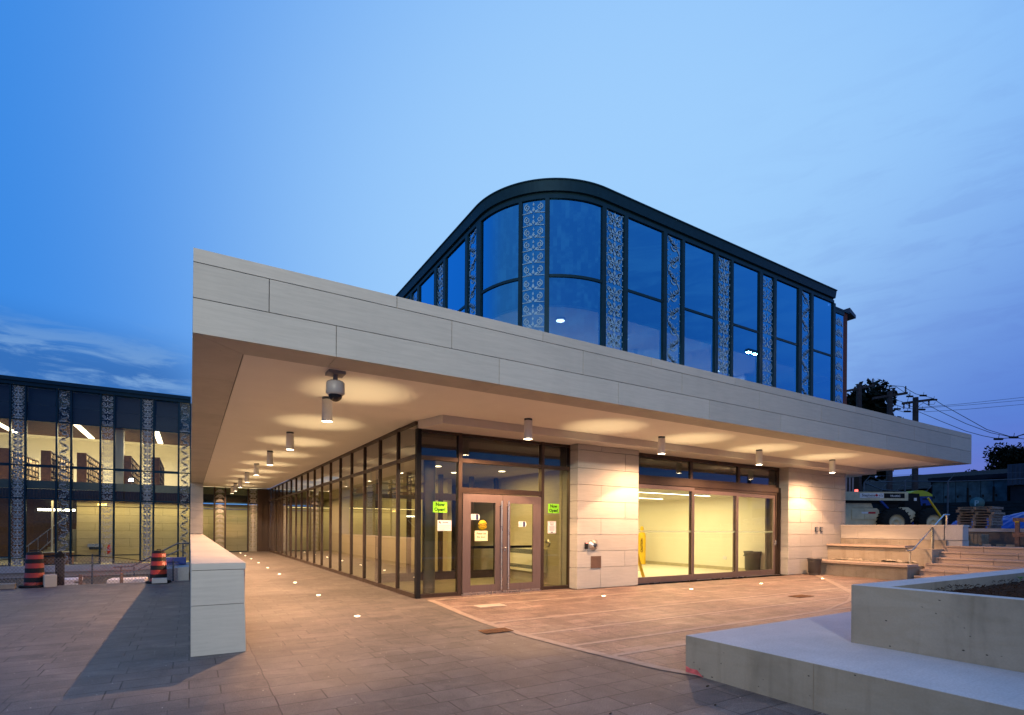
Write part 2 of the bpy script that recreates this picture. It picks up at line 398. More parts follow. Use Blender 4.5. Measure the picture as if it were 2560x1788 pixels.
def thing(name, label, cat, loc=(0, 0, 0), rz=0, group=None):
    o = bpy.data.objects.new(name, None); col.objects.link(o); o.location = loc; o.rotation_euler = (0, 0, rz); o.empty_display_size = .2
    WLOC[o.name] = Vector(loc); return tag(o, label, cat, group)
def kids(o): return [c for c in bpy.data.objects if c.parent == o]
def dup(root, loc=None, rz=None, label=None, group=None, parent=None):
    c = root.copy(); col.objects.link(c)
    if parent is not None: c.parent = parent
    if loc is not None: c.location = loc
    if rz is not None: c.rotation_euler = (0, 0, rz)
    if label: c['label'] = label
    if group: c['group'] = group
    for ch in kids(root): dup(ch, parent=c)
    return c
def text_into(mb, s, size, origin, ux, uz, bold=0.0, align='CENTER', lift=.0):
    """flat lettering laid on a surface: ux = reading direction, uz = up"""
    cu = bpy.data.curves.new('t', 'FONT'); cu.body = s; cu.size = size; cu.offset = bold; cu.align_x = align; cu.resolution_u = 2
    ob = bpy.data.objects.new('t', cu); me = bpy.data.meshes.new_from_object(ob)
    o = Vector(origin); ux = Vector(ux); uz = Vector(uz); nn = ux.cross(uz)
    mb.add([o+ux*v.co.x+uz*v.co.y+nn*lift for v in me.vertices], [tuple(p.vertices) for p in me.polygons])
    bpy.data.objects.remove(ob); bpy.data.curves.remove(cu); bpy.data.meshes.remove(me); return mb
def spot(name, parent, loc, target_dir, energy, color, size, blend, radius=.03):
    l = bpy.data.lights.new(name, 'SPOT'); l.energy = energy; l.color = color; l.spot_size = R(size); l.spot_blend = blend; l.shadow_soft_size = radius
    o = bpy.data.objects.new(name, l); col.objects.link(o); o.parent = parent; o.location = loc
    o.rotation_euler = Vector(target_dir).to_track_quat('-Z', 'Y').to_euler(); return o
def area(name, loc, sx, sy, energy, color, direction=(0, 0, -1)):
    l = bpy.data.lights.new(name, 'AREA'); l.shape = 'RECTANGLE'; l.size = sx; l.size_y = sy; l.energy = energy; l.color = color
    o = bpy.data.objects.new(name, l); col.objects.link(o); o.location = loc; o.rotation_euler = Vector(direction).to_track_quat('-Z', 'Y').to_euler(); return o

# ================================================================== SETTING
ZB, ZT = 3.866, 4.892
g = MB(); g.box(-700, 700, -700, 700, -1.6, -1.15); tag(g.build('ground', 'dirt'), kind='structure')
# paved plaza slab (level 0); the light-grey area, then the banded brown area inlaid 4 mm above
pl = MB(); pl.box(-60, 24, -60, 10.4, -1.1, 0); pl.box(-60, 4.7, 10.402, 17.6, -1.1, 0); pl.box(0, 4.7, 17.602, 35.95, -1.1, 0)
tag(pl.build('plaza_paving', 'grey_pave'), kind='structure')
def curveL(y):                               # left edge of the banded paving
    pts = [(3.3, 4.78), (4.11, 4.42), (4.91, 4.28), (5.56, 4.18), (6.43, 4.08), (7.6, 4.06), (8.6, 4.12), (9.54, 4.22), (10.8, 4.32)]
    for (a, xa), (b, xb) in zip(pts, pts[1:]):
        if y <= b: return xa+(xb-xa)*max(0, (y-a))/(b-a)
    return pts[-1][1]
def curveR(y):
    pts = [(3.3, 6.2), (4.0, 7.0), (4.9, 7.8), (5.28, 8.24), (5.55, 10.15), (6.11, 12.31), (6.76, 13.76), (8.05, 15.53), (10.04, 18.16), (10.5, 18.5)]
    for (a, xa), (b, xb) in zip(pts, pts[1:]):
        if y <= b: return xa+(xb-xa)*max(0, (y-a))/(b-a)
    return pts[-1][1]
ys = [3.4+i*(10.56-3.4)/40 for i in range(41)]
bp = MB()
for a, b in zip(ys, ys[1:]): bp.quad((curveL(a)+.14, a, .004), (22, a, .004), (22, b, .004), (curveL(b)+.14, b, .004))
bp.box(4.35, 8.3, 10.56, 10.93, -.02, .004)
tag(bp.build('banded_paving', 'brown_pave'), kind='structure')
bd = MB()
for a, b in zip(ys, ys[1:]): bd.quad((curveL(a), a, .008), (curveL(a)+.14, a, .008), (curveL(b)+.14, b, .008), (curveL(b), b, .008))
for yy, x1 in ((4.88, 8), (5.55, 12), (6.45, 14.5), (7.55, 17.3), (9.42, 18.6)): bd.box(curveL(yy)+.141, x1, yy-.045, yy+.045, .0, .008)
bd.box(curveL(10.5)+.141, 8.36, 10.46, 10.54, 0, .008)
cr = [y for y in ys if 5.5 < y < 10.3]
for a, b in zip(cr, cr[1:]): bd.quad((curveR(a), a, .010), (curveR(a)+.28, a, .010), (curveR(b)+.28, b, .010), (curveR(b), b, .010))
tag(bd.build('paving_band', 'band'), kind='structure')
tag(MB().box(4.8, 5.4, 9.06, 9.36, 0, .012).build('floor_tile', 'tile'), 'blank white access cover tile set in the brown paving by the doors', 'floor cover')
# upper terrace at the right, and rear yard
ut = MB(); ut.box(24.0, 700, -200, 300, -1.1, 1.2); ut.box(24.001, 25.8, -60, 8.2, 1.1, 1.65); ut.box(21.2, 23.999, 7.6, 60, -1.1, 1.2); ut.box(21.4, 23.999, -60, 7.599, -1.1, 1.08)
tag(ut.build('upper_terrace', 'asphalt'), kind='structure')
# low curb and dirt before the library at the left
tag(MB().box(-60, -.02, 17.62, 20.5, -1.14, -.35).build('gravel_ramp', 'dirt'), kind='structure')

# ================================================================== PAVILION
pav = thing('entrance_pavilion', 'limestone clad entrance pavilion with glazed walls, overhanging canopy and rounded blue glass upper storey', 'building', (4.2, 10.97, 0))
def clad(mb, axis, plane, out, u0, u1, courses, joints, depth=.04, gap=.010):
    """separate stone blocks on a wall plane. axis 'y': plane y=const, u=x; 'x': plane x=const, u=y. out=-1/+1 outward sign"""
    for (z0, z1), js in zip(courses, joints):
        us = [u0]+[j for j in sorted(js) if u0+.05 < j < u1-.05]+[u1]
        for a, b in zip(us, us[1:]):
            A = a+(gap/2 if a != u0 else 0); B = b-(gap/2 if b != u1 else 0)
            p0, p1 = (plane, plane-out*depth)
            if axis == 'y': mb.box(A, B, p0, p1, z0+gap/2, z1-gap/2)
            else: mb.box(p0, p1, A, B, z0+gap/2, z1-gap/2)
X0, X1, Y0, YE = .016, 23.05, 7.431, 36.0
cz = [(3.866, 4.29), (4.29, 4.72), (4.72, 4.892)]
fj = [[1.69+2.56*i for i in range(9)], [.85+2.56*i for i in range(10)], [2.54+2.56*i for i in range(9)]]
fa = MB()
clad(fa, 'y', Y0, -1, X0, X1, cz, fj)
clad(fa, 'x', X0, -1, Y0+.042, YE, cz, [[8.5+2.5*i for i in range(12)], [9.7+2.5*i for i in range(12)], [8.9+2.5*i for i in range(12)]])
clad(fa, 'x', X1, 1, Y0+.042, 12.0, cz, [[9], [10.2], [9.4]])
# underside border of stone, mitred at the corner
zz = ZB+.003
def und(poly): fa.prism(poly, zz, zz+.03)
und([(X0+.001, Y0+.001), (1.69, Y0+.001), (1.69, Y0+.583), (X0+.583, Y0+.583)])
xs = [1.697+2.56*i for i in range(9)]
for a, b in zip(xs, xs[1:]+[22.47]):
    if b > a+.1 and a < 22.4: und([(a, Y0+.001), (min(b, 22.47)-.007, Y0+.001), (min(b, 22.47)-.007, Y0+.583), (a, Y0+.583)])
und([(22.472, Y0+.583), (22.472, Y0+.001), (X1-.001, Y0+.001), (X1-.001, 10.55), (22.472, 10.55)])
yb = Y0+.003
und([(X0+.001, Y0+.01), (X0+.58, Y0+.588), (X0+.58, 9.6), (X0+.001, 9.6)])
yy = 9.607
while yy < 35.9:
    y2 = min(yy+1.5, 35.95); fa_b = (X0+.001, yy), (X0+.58, yy), (X0+.58, y2), (X0+.001, y2); und(list(fa_b)); yy = y2+.007
canopy = fa.build('canopy_fascia', 'stone', pav)
core = MB(); core.box(X0+.042, X1-.042, Y0+.042, Y0+.56, ZB+.035, ZT-.02); core.box(X0+.042, X0+.56, Y0+.561, YE, ZB+.035, ZT-.02); core.box(X1-.56, X1-.042, Y0+.561, 12, ZB+.035, ZT-.02)
core.build('canopy_core', 'mortar', canopy)
sf = MB(); sf.box(X0+.595, 22.46, Y0+.595, 10.098, ZB+.012, ZB+.06); sf.box(X0+.595, 4.185, 10.099, 35.95, ZB+.012, ZB+.06); sf.box(4.186, 22.46, 10.099, 12, ZB+.014, ZB+.06)
sf.build('plaster_soffit', 'plaster', pav)
rv = MB(); rv.box(X0+.584, X0+.594, Y0+.594, 35.95, ZB+.03, ZB+.07); rv.build('shadow_gap', 'reveal', pav)
rf = MB(); rf.box(X0+.561, X1-.561, Y0+.561, 10.6, 4.5, 4.7); rf.box(X0+.561, 6.8, 10.6, 35.9, 4.5, 4.7); rf.box(6.8, 22.0, 10.6, 12, 4.5, 4.7); rf.build('canopy_roof', 'asphalt', pav)
bk = MB()   # dropped plaster bulkhead over the entrance front
bk.prism([(4.23, 10.94), (4.44, 10.10), (22.40, 10.10), (22.40, 10.90)], 3.70, 3.876)
bk.build('bulkhead', 'bulkhead', pav)
tag(MB().box(21.17, 23.0, 10.901, 12.4, 3.72, 3.87).build('rear_soffit', 'plaster', pav))

# stone column at the far end standing on the low wall
cc = MB(); courses = [(1.12+.42*i, min(1.12+.42*(i+1), 3.866)) for i in range(7)]
clad(cc, 'y', 33.214, -1, X0, .6, courses, [[]]*7); cc.box(X0+.01, .59, 33.26, 35.9, 1.12, 3.86)
cc.build('end_column', 'stone', pav)
# stone piers
pc = [(.012, .55), (.55, .97), (.97, 1.39), (1.39, 1.81), (1.81, 2.25), (2.25, 2.67), (2.67, 3.09), (3.09, 3.55), (3.55, 3.70)]
def pier(x0, x1, joints):
    p = MB(); clad(p, 'y', 10.595, -1, x0, x1, pc, joints, .05)
    clad(p, 'x', x0, -1, 10.647, 10.965, pc, [[]]*9, .05); clad(p, 'x', x1, 1, 10.647, 10.965 if x1 < 12 else 16, pc, [[]]*9, .05)
    p.box(x0+.052, x1-.052, 10.647, 11.3 if x1 < 12 else 16, 0.0, 3.698)
    return p.build('stone_pier', 'stone', pav)
A = [9.14, 11.7]; B = [9.98]
pier(8.367, 10.469, [A, B, [], A, B, A, [], B, A])
A2 = [18.9, 20.4]; B2 = [18.2, 19.6, 20.9]
pier(17.481, 21.165, [B2, A2, B2, A2, B2, A2, B2, A2, B2])
MB().box(17.6, 21.0, 10.66, 16, 3.70, 4.7).build('pier_head', 'plaster', pav)

def window(x0, x1, y0, y1, zs, fw=.07, mat='bronze', gm='glass_low', par=pav, dep=.12, rails=None, name='window', plane=None):
    """window bay between two points; zs = rail heights (bottom..top). frame = right-hand jamb + rails"""
    p0 = Vector((x0, y0, 0)); p1 = Vector((x1, y1, 0)); d = (p1-p0).normalized(); n = Vector((d.y, -d.x, 0))
    m = MB(); rh = rails or [.1]*len(zs)
    m.obox(p0+Vector((0, 0, zs[0]))-n*dep*.4, d*fw, n*dep, (0, 0, zs[-1]-zs[0]))
    for i, z in enumerate(zs):
        h = rh[i]; z0 = z if i == 0 else (z-h if i == len(zs)-1 else z-h/2)
        m.obox(p0+d*fw-n*dep*.38+Vector((0, 0, z0)), d*((p1-p0).length-fw), n*dep*.94, (0, 0, h))
    f = m.build(name, mat, par)
    gl = gm if isinstance(gm, (list, tuple)) else [gm]*(len(zs)-1)
    for i in range(len(zs)-1):
        if gl[i] is None: continue
        q = MB(); a = p0+d*fw*.5+n*.01; b = p1+d*fw*.5+n*.01
        q.quad(a+Vector((0, 0, zs[i])), b+Vector((0, 0, zs[i])), b+Vector((0, 0, zs[i+1])), a+Vector((0, 0, zs[i+1]))); q.build('pane', gl[i], f)
    return f
# side glazing, bays running back along X = 4.225 (outside is -X)
yy = [12.17+1.4145*i for i in range(17)]
edges = [(10.97, 12.19)]+[(yy[i], yy[i+1]) for i in range(16)]+[(yy[16], 35.9)]
for a, b in edges:
    window(4.225, 4.225, b, a, [0, 3.1, 3.862], .055, rails=[.10, .08, .06], dep=.085)
# corner post + front glazing, outside is -Y
MB().box(4.20, 4.30, 10.90, 11.02, 0, 3.70).build('corner_post', 'black', pav)
fr = MB()
for a, b in ((5.20, 5.29), (7.48, 7.56), (8.43, 8.365)): fr.box(a, b, 10.91, 11.04, .001, 3.70)
for a, b in ((4.301, 5.199), (5.291, 7.479), (7.561, 8.364)): fr.box(a, b, 10.925, 11.03, 3.04, 3.13); fr.box(a, b, 10.93, 11.03, 3.64, 3.70)
fr.box(5.291, 7.479, 10.925, 11.03, 2.345, 2.47)
for a, b in ((4.301, 5.199), (7.561, 8.364)): fr.box(a, b, 10.925, 11.03, .001, .085)
ff = fr.build('entrance_frame', 'bronze', pav)
for a, b, z0, z1 in ((4.30, 5.2, .085, 3.04), (7.56, 8.36, .085, 3.04), (5.29, 7.48, 2.47, 3.04)):
    MB().quad((a, 10.985, z0), (b, 10.985, z0), (b, 10.985, z1), (a, 10.985, z1)).build('pane', 'glass_low', ff)
for a, b in ((4.30, 5.2), (5.29, 7.48), (7.56, 8.36)):
    MB().quad((a, 10.975, 3.13), (b, 10.975, 3.13), (b, 10.975, 3.64), (a, 10.975, 3.64)).build('pane', 'glass_low', ff)
    MB().box(a, b, 11.05, 11.07, 3.14, 3.66).build('pane_backing', 'reveal', ff)
def door(x0, x1, gx0, gx1, hx, lock=False):
    m = MB(); z0, z1 = .03, 2.33; y0, y1 = 10.90, 10.95
    m.box(x0, gx0, y0, y1, z0, z1); m.box(gx1, x1, y0, y1, z0, z1)
    m.box(gx0+.0005, gx1-.0005, y0, y1, 2.14, z1); m.box(gx0+.0005, gx1-.0005, y0, y1, z0, .22)
    d = m.build('door', 'door', pav)
    MB().quad((gx0, 10.93, .22), (gx1, 10.93, .22), (gx1, 10.93, 2.14), (gx0, 10.93, 2.14)).build('pane', 'glass_door', d)
    MB().box(gx0, gx1, 10.96, 11.0, 1.065, 1.125).build('push_bar', 'black', d)
    h = MB(); h.tube([(hx, 10.81, .10), (hx, 10.81, 2.19)], .016, 10)
    for z in (.2, 2.08): h.tube([(hx, 10.81, z), (hx, 10.90, z)], .011, 8)
    h.build('pull_handle', 'steel', d)
    b = MB(); b.box(x0+.02, x1-.02, 10.885, 10.9, .03, .06); b.build('door_sweep', 'steel', d)
    if lock:
        k = MB(); k.lathe([(0, -.03), (.022, -.03), (.022, 0)], 14, (x0+.06, 10.9, 1.08), 'y'); k.box(x0+.04, x0+.08, 10.893, 10.9, 1.0, 1.055); k.build('lock_cylinder', 'steel', d)
door(5.31, 6.355, 5.51, 6.16, 6.285); door(6.365, 7.46, 6.57, 7.23, 6.475, True)
MB().box(5.29, 7.48, 10.86, 11.06, 0, .024).build('door_threshold', 'steel', pav)
# sliding glazed doors between the piers
s = MB(); s.box(10.471, 17.478, 10.93, 11.03, 3.00, 3.08); s.box(10.471, 17.478, 10.93, 11.03, 3.60, 3.70)
for x in (12.94, 15.22, 17.36): s.box(x, x+.11, 10.925, 11.035, 3.081, 3.599)
s.box(10.471, 17.478, 10.87, 11.05, 2.83, 2.999)
s.box(10.471, 17.24, 10.90, 11.04, 2.74, 2.829)
for a, b, y in ((17.24, 17.30, 10.90), (17.33, 17.38, 10.88), (17.40, 17.477, 10.86)): s.box(a, b, y, 11.08, .001, 2.828)
sd = s.build('sliding_door_frame', 'bronze', pav)
for a, b in ((10.471, 12.94), (13.05, 15.22), (15.33, 17.36)):
    MB().quad((a, 10.965, 3.08), (b, 10.965, 3.08), (b, 10.965, 3.6), (a, 10.965, 3.6)).build('pane', 'glass_low', sd); 
MB().box(10.47, 17.47, 11.06, 11.08, 3.07, 3.65).build('pane_backing', 'reveal', sd)
def leaf(x0, x1, y, zt, gx0=None):
    m = MB(); w_ = .10; z0 = .02
    m.box(x0, x0+w_*(.55), y, y+.05, z0, zt); m.box(x1-w_, x1, y, y+.05, z0, zt)
    m.box(x0+w_*.55+.0005, x1-w_-.0005, y, y+.05, z0, .19); m.box(x0+w_*.55+.0005, x1-w_-.0005, y, y+.05, zt-.11, zt)
    d = m.build('sliding_leaf', 'door', pav)
    MB().quad((x0+.05, y+.03, .18), (x1-.08, y+.03, .18), (x1-.08, y+.03, zt-.1), (x0+.05, y+.03, zt-.1)).build('pane', 'glass_room', d)
    MB().quad((x0+.056, y+.027, 1.45), (x1-.101, y+.027, 1.45), (x1-.101, y+.027, 1.51), (x0+.056, y+.027, 1.51)).build('frosted_band', 'frost', d)
    return d
leaf(10.60, 12.98, 10.80, 2.80); d2 = leaf(12.86, 15.16, 10.86, 2.74); d3 = leaf(15.02, 17.24, 10.92, 2.73)
k = MB(); k.box(17.20, 17.23, 10.885, 10.92, 1.02, 1.20); k.tube([(17.215, 10.87, 1.06), (17.215, 10.87, 1.17)], .01, 8); k.build('pull_handle', 'steel', d3)
MB().box(10.472, 17.4, 10.84, 11.05, 0.0, .019).build('door_track', 'steel', pav)

# ------------------------------------------------------------------ scroll ornament (ceramic frit on glass)
def ribbon(mb, pts, wds, y=0.0):
    n = len(pts); vs = []; wds = [q*1.5 for q in wds] if isinstance(wds, list) else wds*1.5
    for i, (x, z) in enumerate(pts):
        a = pts[max(i-1, 0)]; b = pts[min(i+1, n-1)]; dx, dz = b[0]-a[0], b[1]-a[1]; l = math.hypot(dx, dz) or 1
        nx, nz = -dz/l, dx/l; w_ = wds[i]/2 if isinstance(wds, list) else wds/2
        vs += [(x+nx*w_, y, z+nz*w_), (x-nx*w_, y, z-nz*w_)]
    mb.add(vs, [(2*i, 2*i+1, 2*i+3, 2*i+2) for i in range(n-1)])
def disc(mb, x, z, r, y=0.0, n=8, sx=1): mb.add([(x+r*sx*math.cos(2*math.pi*i/n), y, z+r*math.sin(2*math.pi*i/n)) for i in range(n)], [tuple(range(n))])
def spiral(mb, cx, cz, r0, r1, a0, turns, wd, sgn=1, n=18):
    pts = []; ws = []
    for i in range(n+1):
        t = i/n; r = r0+(r1-r0)*t; a = a0+sgn*turns*2*math.pi*t
        pts.append((cx+r*math.cos(a), cz+r*math.sin(a))); ws.append(wd*(1-.35*t))
    ribbon(mb, pts, ws); disc(mb, pts[-1][0], pts[-1][1], r1*.9 if r1 > .01 else .02)
def leafshape(mb, x, z, a, l, wd): 
    wd *= 1.25; c, s_ = math.cos(a), math.sin(a); P = [(0, 0), (l*.35, wd), (l, 0), (l*.35, -wd)]
    mb.add([(x+c*p-s_*q, 0, z+s_*p+c*q) for p, q in P], [(0, 1, 2, 3)])
def pattern(style, w_, z0, z1, hm=.40):
    """frit pattern clipped by construction to x in 0..w, z0..z1"""
    hm *= .74; mb = MB(); h = z1-z0; n = max(1, round(h/hm)); hh = h/n; c = w_/2
    for k in range(n):
        z = z0+k*hh; q = hh/.40; e = w_/.56
        if style == 0:      # paired open spirals with a tulip spine
            for sg in (-1, 1):
                cx = c+sg*.155*e; spiral(mb, cx, z+.21*q, .105*q, .022, (math.pi/2 if sg > 0 else math.pi/2), 1.35, .020, -sg, 22)
                ribbon(mb, [(cx+sg*.02, z+.10*q), (c+sg*.09*e, z+.03*q), (c+sg*.27*e, z+.015*q)], .016)
                leafshape(mb, c+sg*.03*e, z+.02*q, (R(40) if sg > 0 else R(140)), .12*e, .028)
            leafshape(mb, c, z+.06*q, R(90), .16*q, .030); leafshape(mb, c, z+.24*q, R(90), .12*q, .02)
        elif style == 1:    # large acanthus S-scroll swinging side to side
            sg = 1 if k % 2 else -1
            ribbon(mb, [(c+sg*.20*e*math.cos(i/12*math.pi), z+i/12*hh) for i in range(13)], [.018+.016*math.sin(i/12*math.pi) for i in range(13)])
            spiral(mb, c+sg*.02*e, z+.17*q, .115*q, .02, 0 if sg < 0 else math.pi, 1.25, .026, sg, 18)
            spiral(mb, c-sg*.13*e, z+.34*q, .075*q, .015, 0 if sg > 0 else math.pi, 1.1, .020, -sg, 12)
            for dx, dz, rr_ in ((.19, .10, .018), (.21, .20, .014), (-.22, .05, .018), (-.23, .22, .014), (.12, .37, .016), (.2, .32, .012)): disc(mb, c+sg*dx*e, z+dz*q, rr_)
            for a in (10, 50, 95, 140): leafshape(mb, c+sg*.02*e, z+.17*q, R(a if sg > 0 else 180-a), .19*e, .016)
            for a in (-30, -80, -130): leafshape(mb, c-sg*.13*e, z+.34*q, R(a if sg > 0 else 180-a), .13*e, .014)
        elif style == 2:    # dense damask
            for sg in (-1, 1):
                spiral(mb, c+sg*.13*e, z+.11*q, .085*q, .02, R(90), 1.1, .030, sg, 12)
                spiral(mb, c+sg*.17*e, z+.30*q, .075*q, .02, R(-90), 1.1, .030, -sg, 12)
                leafshape(mb, c, z+.2*q, R(35 if sg > 0 else 145), .27*e, .035); leafshape(mb, c, z+.2*q, R(-35 if sg > 0 else 215), .27*e, .030)
                for dz in (.02, .2, .38): disc(mb, c+sg*.245*e, z+dz*q, .020)
            disc(mb, c, z+.2*q, .035); leafshape(mb, c, z, R(90), .15*q, .04); leafshape(mb, c, z+.4*q, R(-90), .15*q, .04)
        else:               # palmette column
            for a in (30, 60, 90, 120, 150): leafshape(mb, c, z+.08*q, R(a), .22*e, .026)
            for sg in (-1, 1): spiral(mb, c+sg*.15*e, z+.10*q, .08*q, .015, R(180 if sg > 0 else 0), 1.1, .026, sg, 12); ribbon(mb, [(c, z), (c+sg*.14*e, z+.04*q), (c+sg*.26*e, z+.0*q)], .024)
            disc(mb, c, z+.03*q, .03)
    mb.v = [(min(max(x, .012), w_-.012), y, min(max(z, z0+.005), z1-.005)) for x, y, z in mb.v]
    return mb
PAT = {}
def ornament(p0, p1, zs, style, gmat, par, mirror=False, hm=.40, arc=None):
    """ornamental panel: glass pane with frit. local x along p0->p1, facing outward (right-hand normal)"""
    p0 = Vector((*p0, 0)); p1 = Vector((*p1, 0)); d = (p1-p0); wd = d.length; d.normalize(); n = Vector((d.y, -d.x, 0))
    key = (style, round(wd, 2), tuple(zs), mirror)
    mb = MB(); foff = .012; fmt = 'frit_blue' if gmat == 'glass_up' else 'frit'
    if key not in PAT:
        q = MB()
        for a, b in zip(zs, zs[1:]):
            t = pattern(style, wd, a+.02, b-.02, hm); q.add(t.v, t.f)
        if mirror: q.v = [(wd-x, y, z) for x, y, z in q.v]
        PAT[key] = (q.v, q.f)
    v, f = PAT[key]
    if arc is None: W = [p0+d*x+n*foff+Vector((0, 0, z)) for x, y, z in v]
    else: W = [arc(x/wd, foff)+Vector((0, 0, z)) for x, y, z in v]
    mb.use(1).add(W, f)
    mb.use(0)
    if arc is None:
        for a, b in zip(zs, zs[1:]): mb.quad(p0+Vector((0, 0, a)), p1+Vector((0, 0, a)), p1+Vector((0, 0, b)), p0+Vector((0, 0, b)))
    else:
        for a, b in zip(zs, zs[1:]):
            for i in range(8):
                A_ = arc(i/8, 0); B_ = arc((i+1)/8, 0); mb.quad(A_+Vector((0, 0, a)), B_+Vector((0, 0, a)), B_+Vector((0, 0, b)), A_+Vector((0, 0, b)))
    return mb.build('ornamental_panel', [gmat, fmt], par)

# ------------------------------------------------------------------ upper storey
UZ0, UM, UT, UF, UP = 4.75, 8.05, 10.03, 10.23, 10.47
YU, XU, CX, CY, RR = 10.75, 6.87, 9.27, 13.15, 2.4
def arcpt(a, off=0.0): return Vector((CX+(RR+off)*math.cos(R(a)), CY+(RR+off)*math.sin(R(a)), 0))
def upper_win(p0, p1):      # straight window
    p0 = Vector((*p0, 0)); p1 = Vector((*p1, 0)); d = (p1-p0).normalized(); n = Vector((d.y, -d.x, 0))
    m = MB(); m.obox(p0-n*.05+Vector((0, 0, UM-.035)), p1-p0, n*.07, (0, 0, .07)); m.obox(p0-n*.05+Vector((0, 0, UZ0)), p1-p0, n*.07, (0, 0, .10))
    for e_ in (p0, p1-d*.02): m.obox(e_-n*.049+Vector((0, 0, UZ0)), d*.02, n*.068, (0, 0, UT-UZ0))
    f = m.build('window', 'teal', pav)
    for a, b in ((UZ0, UM), (UM, UT)): MB().quad(p0+Vector((0, 0, a)), p1+Vector((0, 0, a)), p1+Vector((0, 0, b)), p0+Vector((0, 0, b))).build('pane', 'glass_up', f)
    q = MB(); q.obox(p0-n*.16+Vector((0, 0, UM)), p1-p0, -n*.02, (0, 0, UT-UM+.1))
    q.build('spandrel', 'spandrel_up', f)
mull = MB()
def mul(p0, p1, top=UT):
    p0 = Vector((*p0, 0)); p1 = Vector((*p1, 0)); d = (p1-p0).normalized(); n = Vector((d.y, -d.x, 0)); mull.obox(p0-n*.10+Vector((0, 0, UZ0)), p1-p0, n*.15, (0, 0, top-UZ0))
RX = [9.36, 10.0, 10.13, 11.5, 11.64, 12.27, 12.38, 13.74, 13.89, 14.51, 14.62, 15.97, 16.14, 16.75, 16.9, 18.21, 18.41, 18.98, 19.13, 20.45, 20.60, 21.22]
sty = [2, 1, 2, 0, 1, 3]; si = 0
mul((9.24, YU), (9.36, YU))
for i in range(0, len(RX)-1):
    a, b = RX[i], RX[i+1]; k_ = i % 4
    if k_ == 0: ornament((a, YU), (b, YU), [UZ0, UM, UT if a < 20.5 else 9.72], sty[si], 'glass_up', pav, hm=.52 if sty[si] != 1 else .62); si += 1
    elif k_ == 2: upper_win((a, YU), (b, YU))
    else: mul((a, YU), (b, YU))
LY = [13.15, 13.28, 13.84, 13.99, 15.39, 15.56, 16.10, 16.30]
while LY[-1] < 34: LY += [LY[-4+0]+2.26]
seq = ['m', 'o', 'm', 'w']; si = 0
for i in range(len(LY)-1):
    a, b = LY[i], LY[i+1]; k_ = seq[i % 4]
    if k_ == 'm': mul((XU, b), (XU, a))
    elif k_ == 'o': ornament((XU, b), (XU, a), [UZ0, UM, UT], (1, 2, 0, 3)[si % 4], 'glass_up', pav, hm=.55); si += 1
    else: upper_win((XU, b), (XU, a))
# curved corner
for a0, a1, kind in ((180, 183, 'm'), (183, 215, 'w'), (215, 217.2, 'm'), (217.2, 231.5, 'o'), (231.5, 234, 'm'), (234, 269, 'w'), (269, 270, 'm')):
    if kind == 'm': mul(arcpt(a0)[:2], arcpt(a1)[:2])
    elif kind == 'o': ornament(arcpt(a0)[:2], arcpt(a1)[:2], [UZ0, UM, UT], 0, 'glass_up', pav, hm=.42, arc=lambda t, off, a0=a0, a1=a1: arcpt(a0+(a1-a0)*t, off))
    else:
        f = MB(); n_ = 14
        st_ = [a0+(a1-a0)*i/n_ for i in range(n_+1)]
        for p, q in zip(st_, st_[1:]):
            A_, B_, C_, D_ = arcpt(p, .03), arcpt(q, .03), arcpt(q, -.05), arcpt(p, -.05)
            for zc, zh_ in ((UM-.035, .07), (UZ0, .07))+(((UZ0, UT-UZ0-.01),) if p == st_[0] else ()):
                q4 = (A_, B_, C_, D_) if zh_ < 1 else (A_, A_.lerp(B_, .15), D_.lerp(C_, .15), D_)
                f.add([v+Vector((0, 0, zc)) for v in q4]+[v+Vector((0, 0, zc+zh_)) for v in q4], [(0, 1, 5, 4), (4, 5, 6, 7), (3, 2, 1, 0), (2, 3, 7, 6)])
        f = f.build('window', 'teal', pav)
        for za, zb_ in ((UZ0, UM), (UM, UT)):
            g_ = MB(); 
            for p, q in zip(st_, st_[1:]): g_.add([arcpt(p)+Vector((0, 0, za)), arcpt(q)+Vector((0, 0, za)), arcpt(q)+Vector((0, 0, zb_)), arcpt(p)+Vector((0, 0, zb_))], [(0, 1, 2, 3)], True)
            g_.build('pane', 'glass_up', f)
        b_ = MB(); nb = 40; sb_ = [a0+(a1-a0)*i/nb for i in range(nb+1)]
        for i, (p, q) in enumerate(zip(sb_, sb_[1:])):
            o_ = -.16-(.012 if i % 2 else 0); b_.quad(arcpt(p, o_)+Vector((0, 0, UM)), arcpt(q, o_)+Vector((0, 0, UM)), arcpt(q, o_)+Vector((0, 0, UT+.1)), arcpt(p, o_)+Vector((0, 0, UT+.1)))
        b_.build('spandrel', 'spandrel_up', f)
mull.build('mullions', 'teal', pav)
# head frame and parapet following the plan curve
def outline(off): return [Vector((XU-off, 36, 0)), Vector((XU-off, 13.15, 0))]+[arcpt(a, off) for a in range(183, 270, 3)]+[Vector((9.27, YU-off, 0)), Vector((20.5, YU-off, 0))]
def sweep(mb, prof):       # prof = list of (off, z) closed polygon
    rings = [outline(o) for o, z in prof]; n = len(rings[0]); k_ = len(prof)
    vs = [rings[j][i]+Vector((0, 0, prof[j][1])) for i in range(n) for j in range(k_)]
    mb.add(vs, [(i*k_+j, i*k_+(j+1) % k_, (i+1)*k_+(j+1) % k_, (i+1)*k_+j) for i in range(n-1) for j in range(k_)], False)
    mb.add(vs[:k_], [tuple(range(k_))]); mb.add(vs[-k_:], [tuple(range(k_-1, -1, -1))])
pp = MB(); sweep(pp, [(-.10, UT), (.045, UT), (.045, 10.13), (-.10, 10.13)]); sweep(pp, [(-.2, 10.131), (.01, 10.131), (.01, 10.19), (-.2, 10.19)])
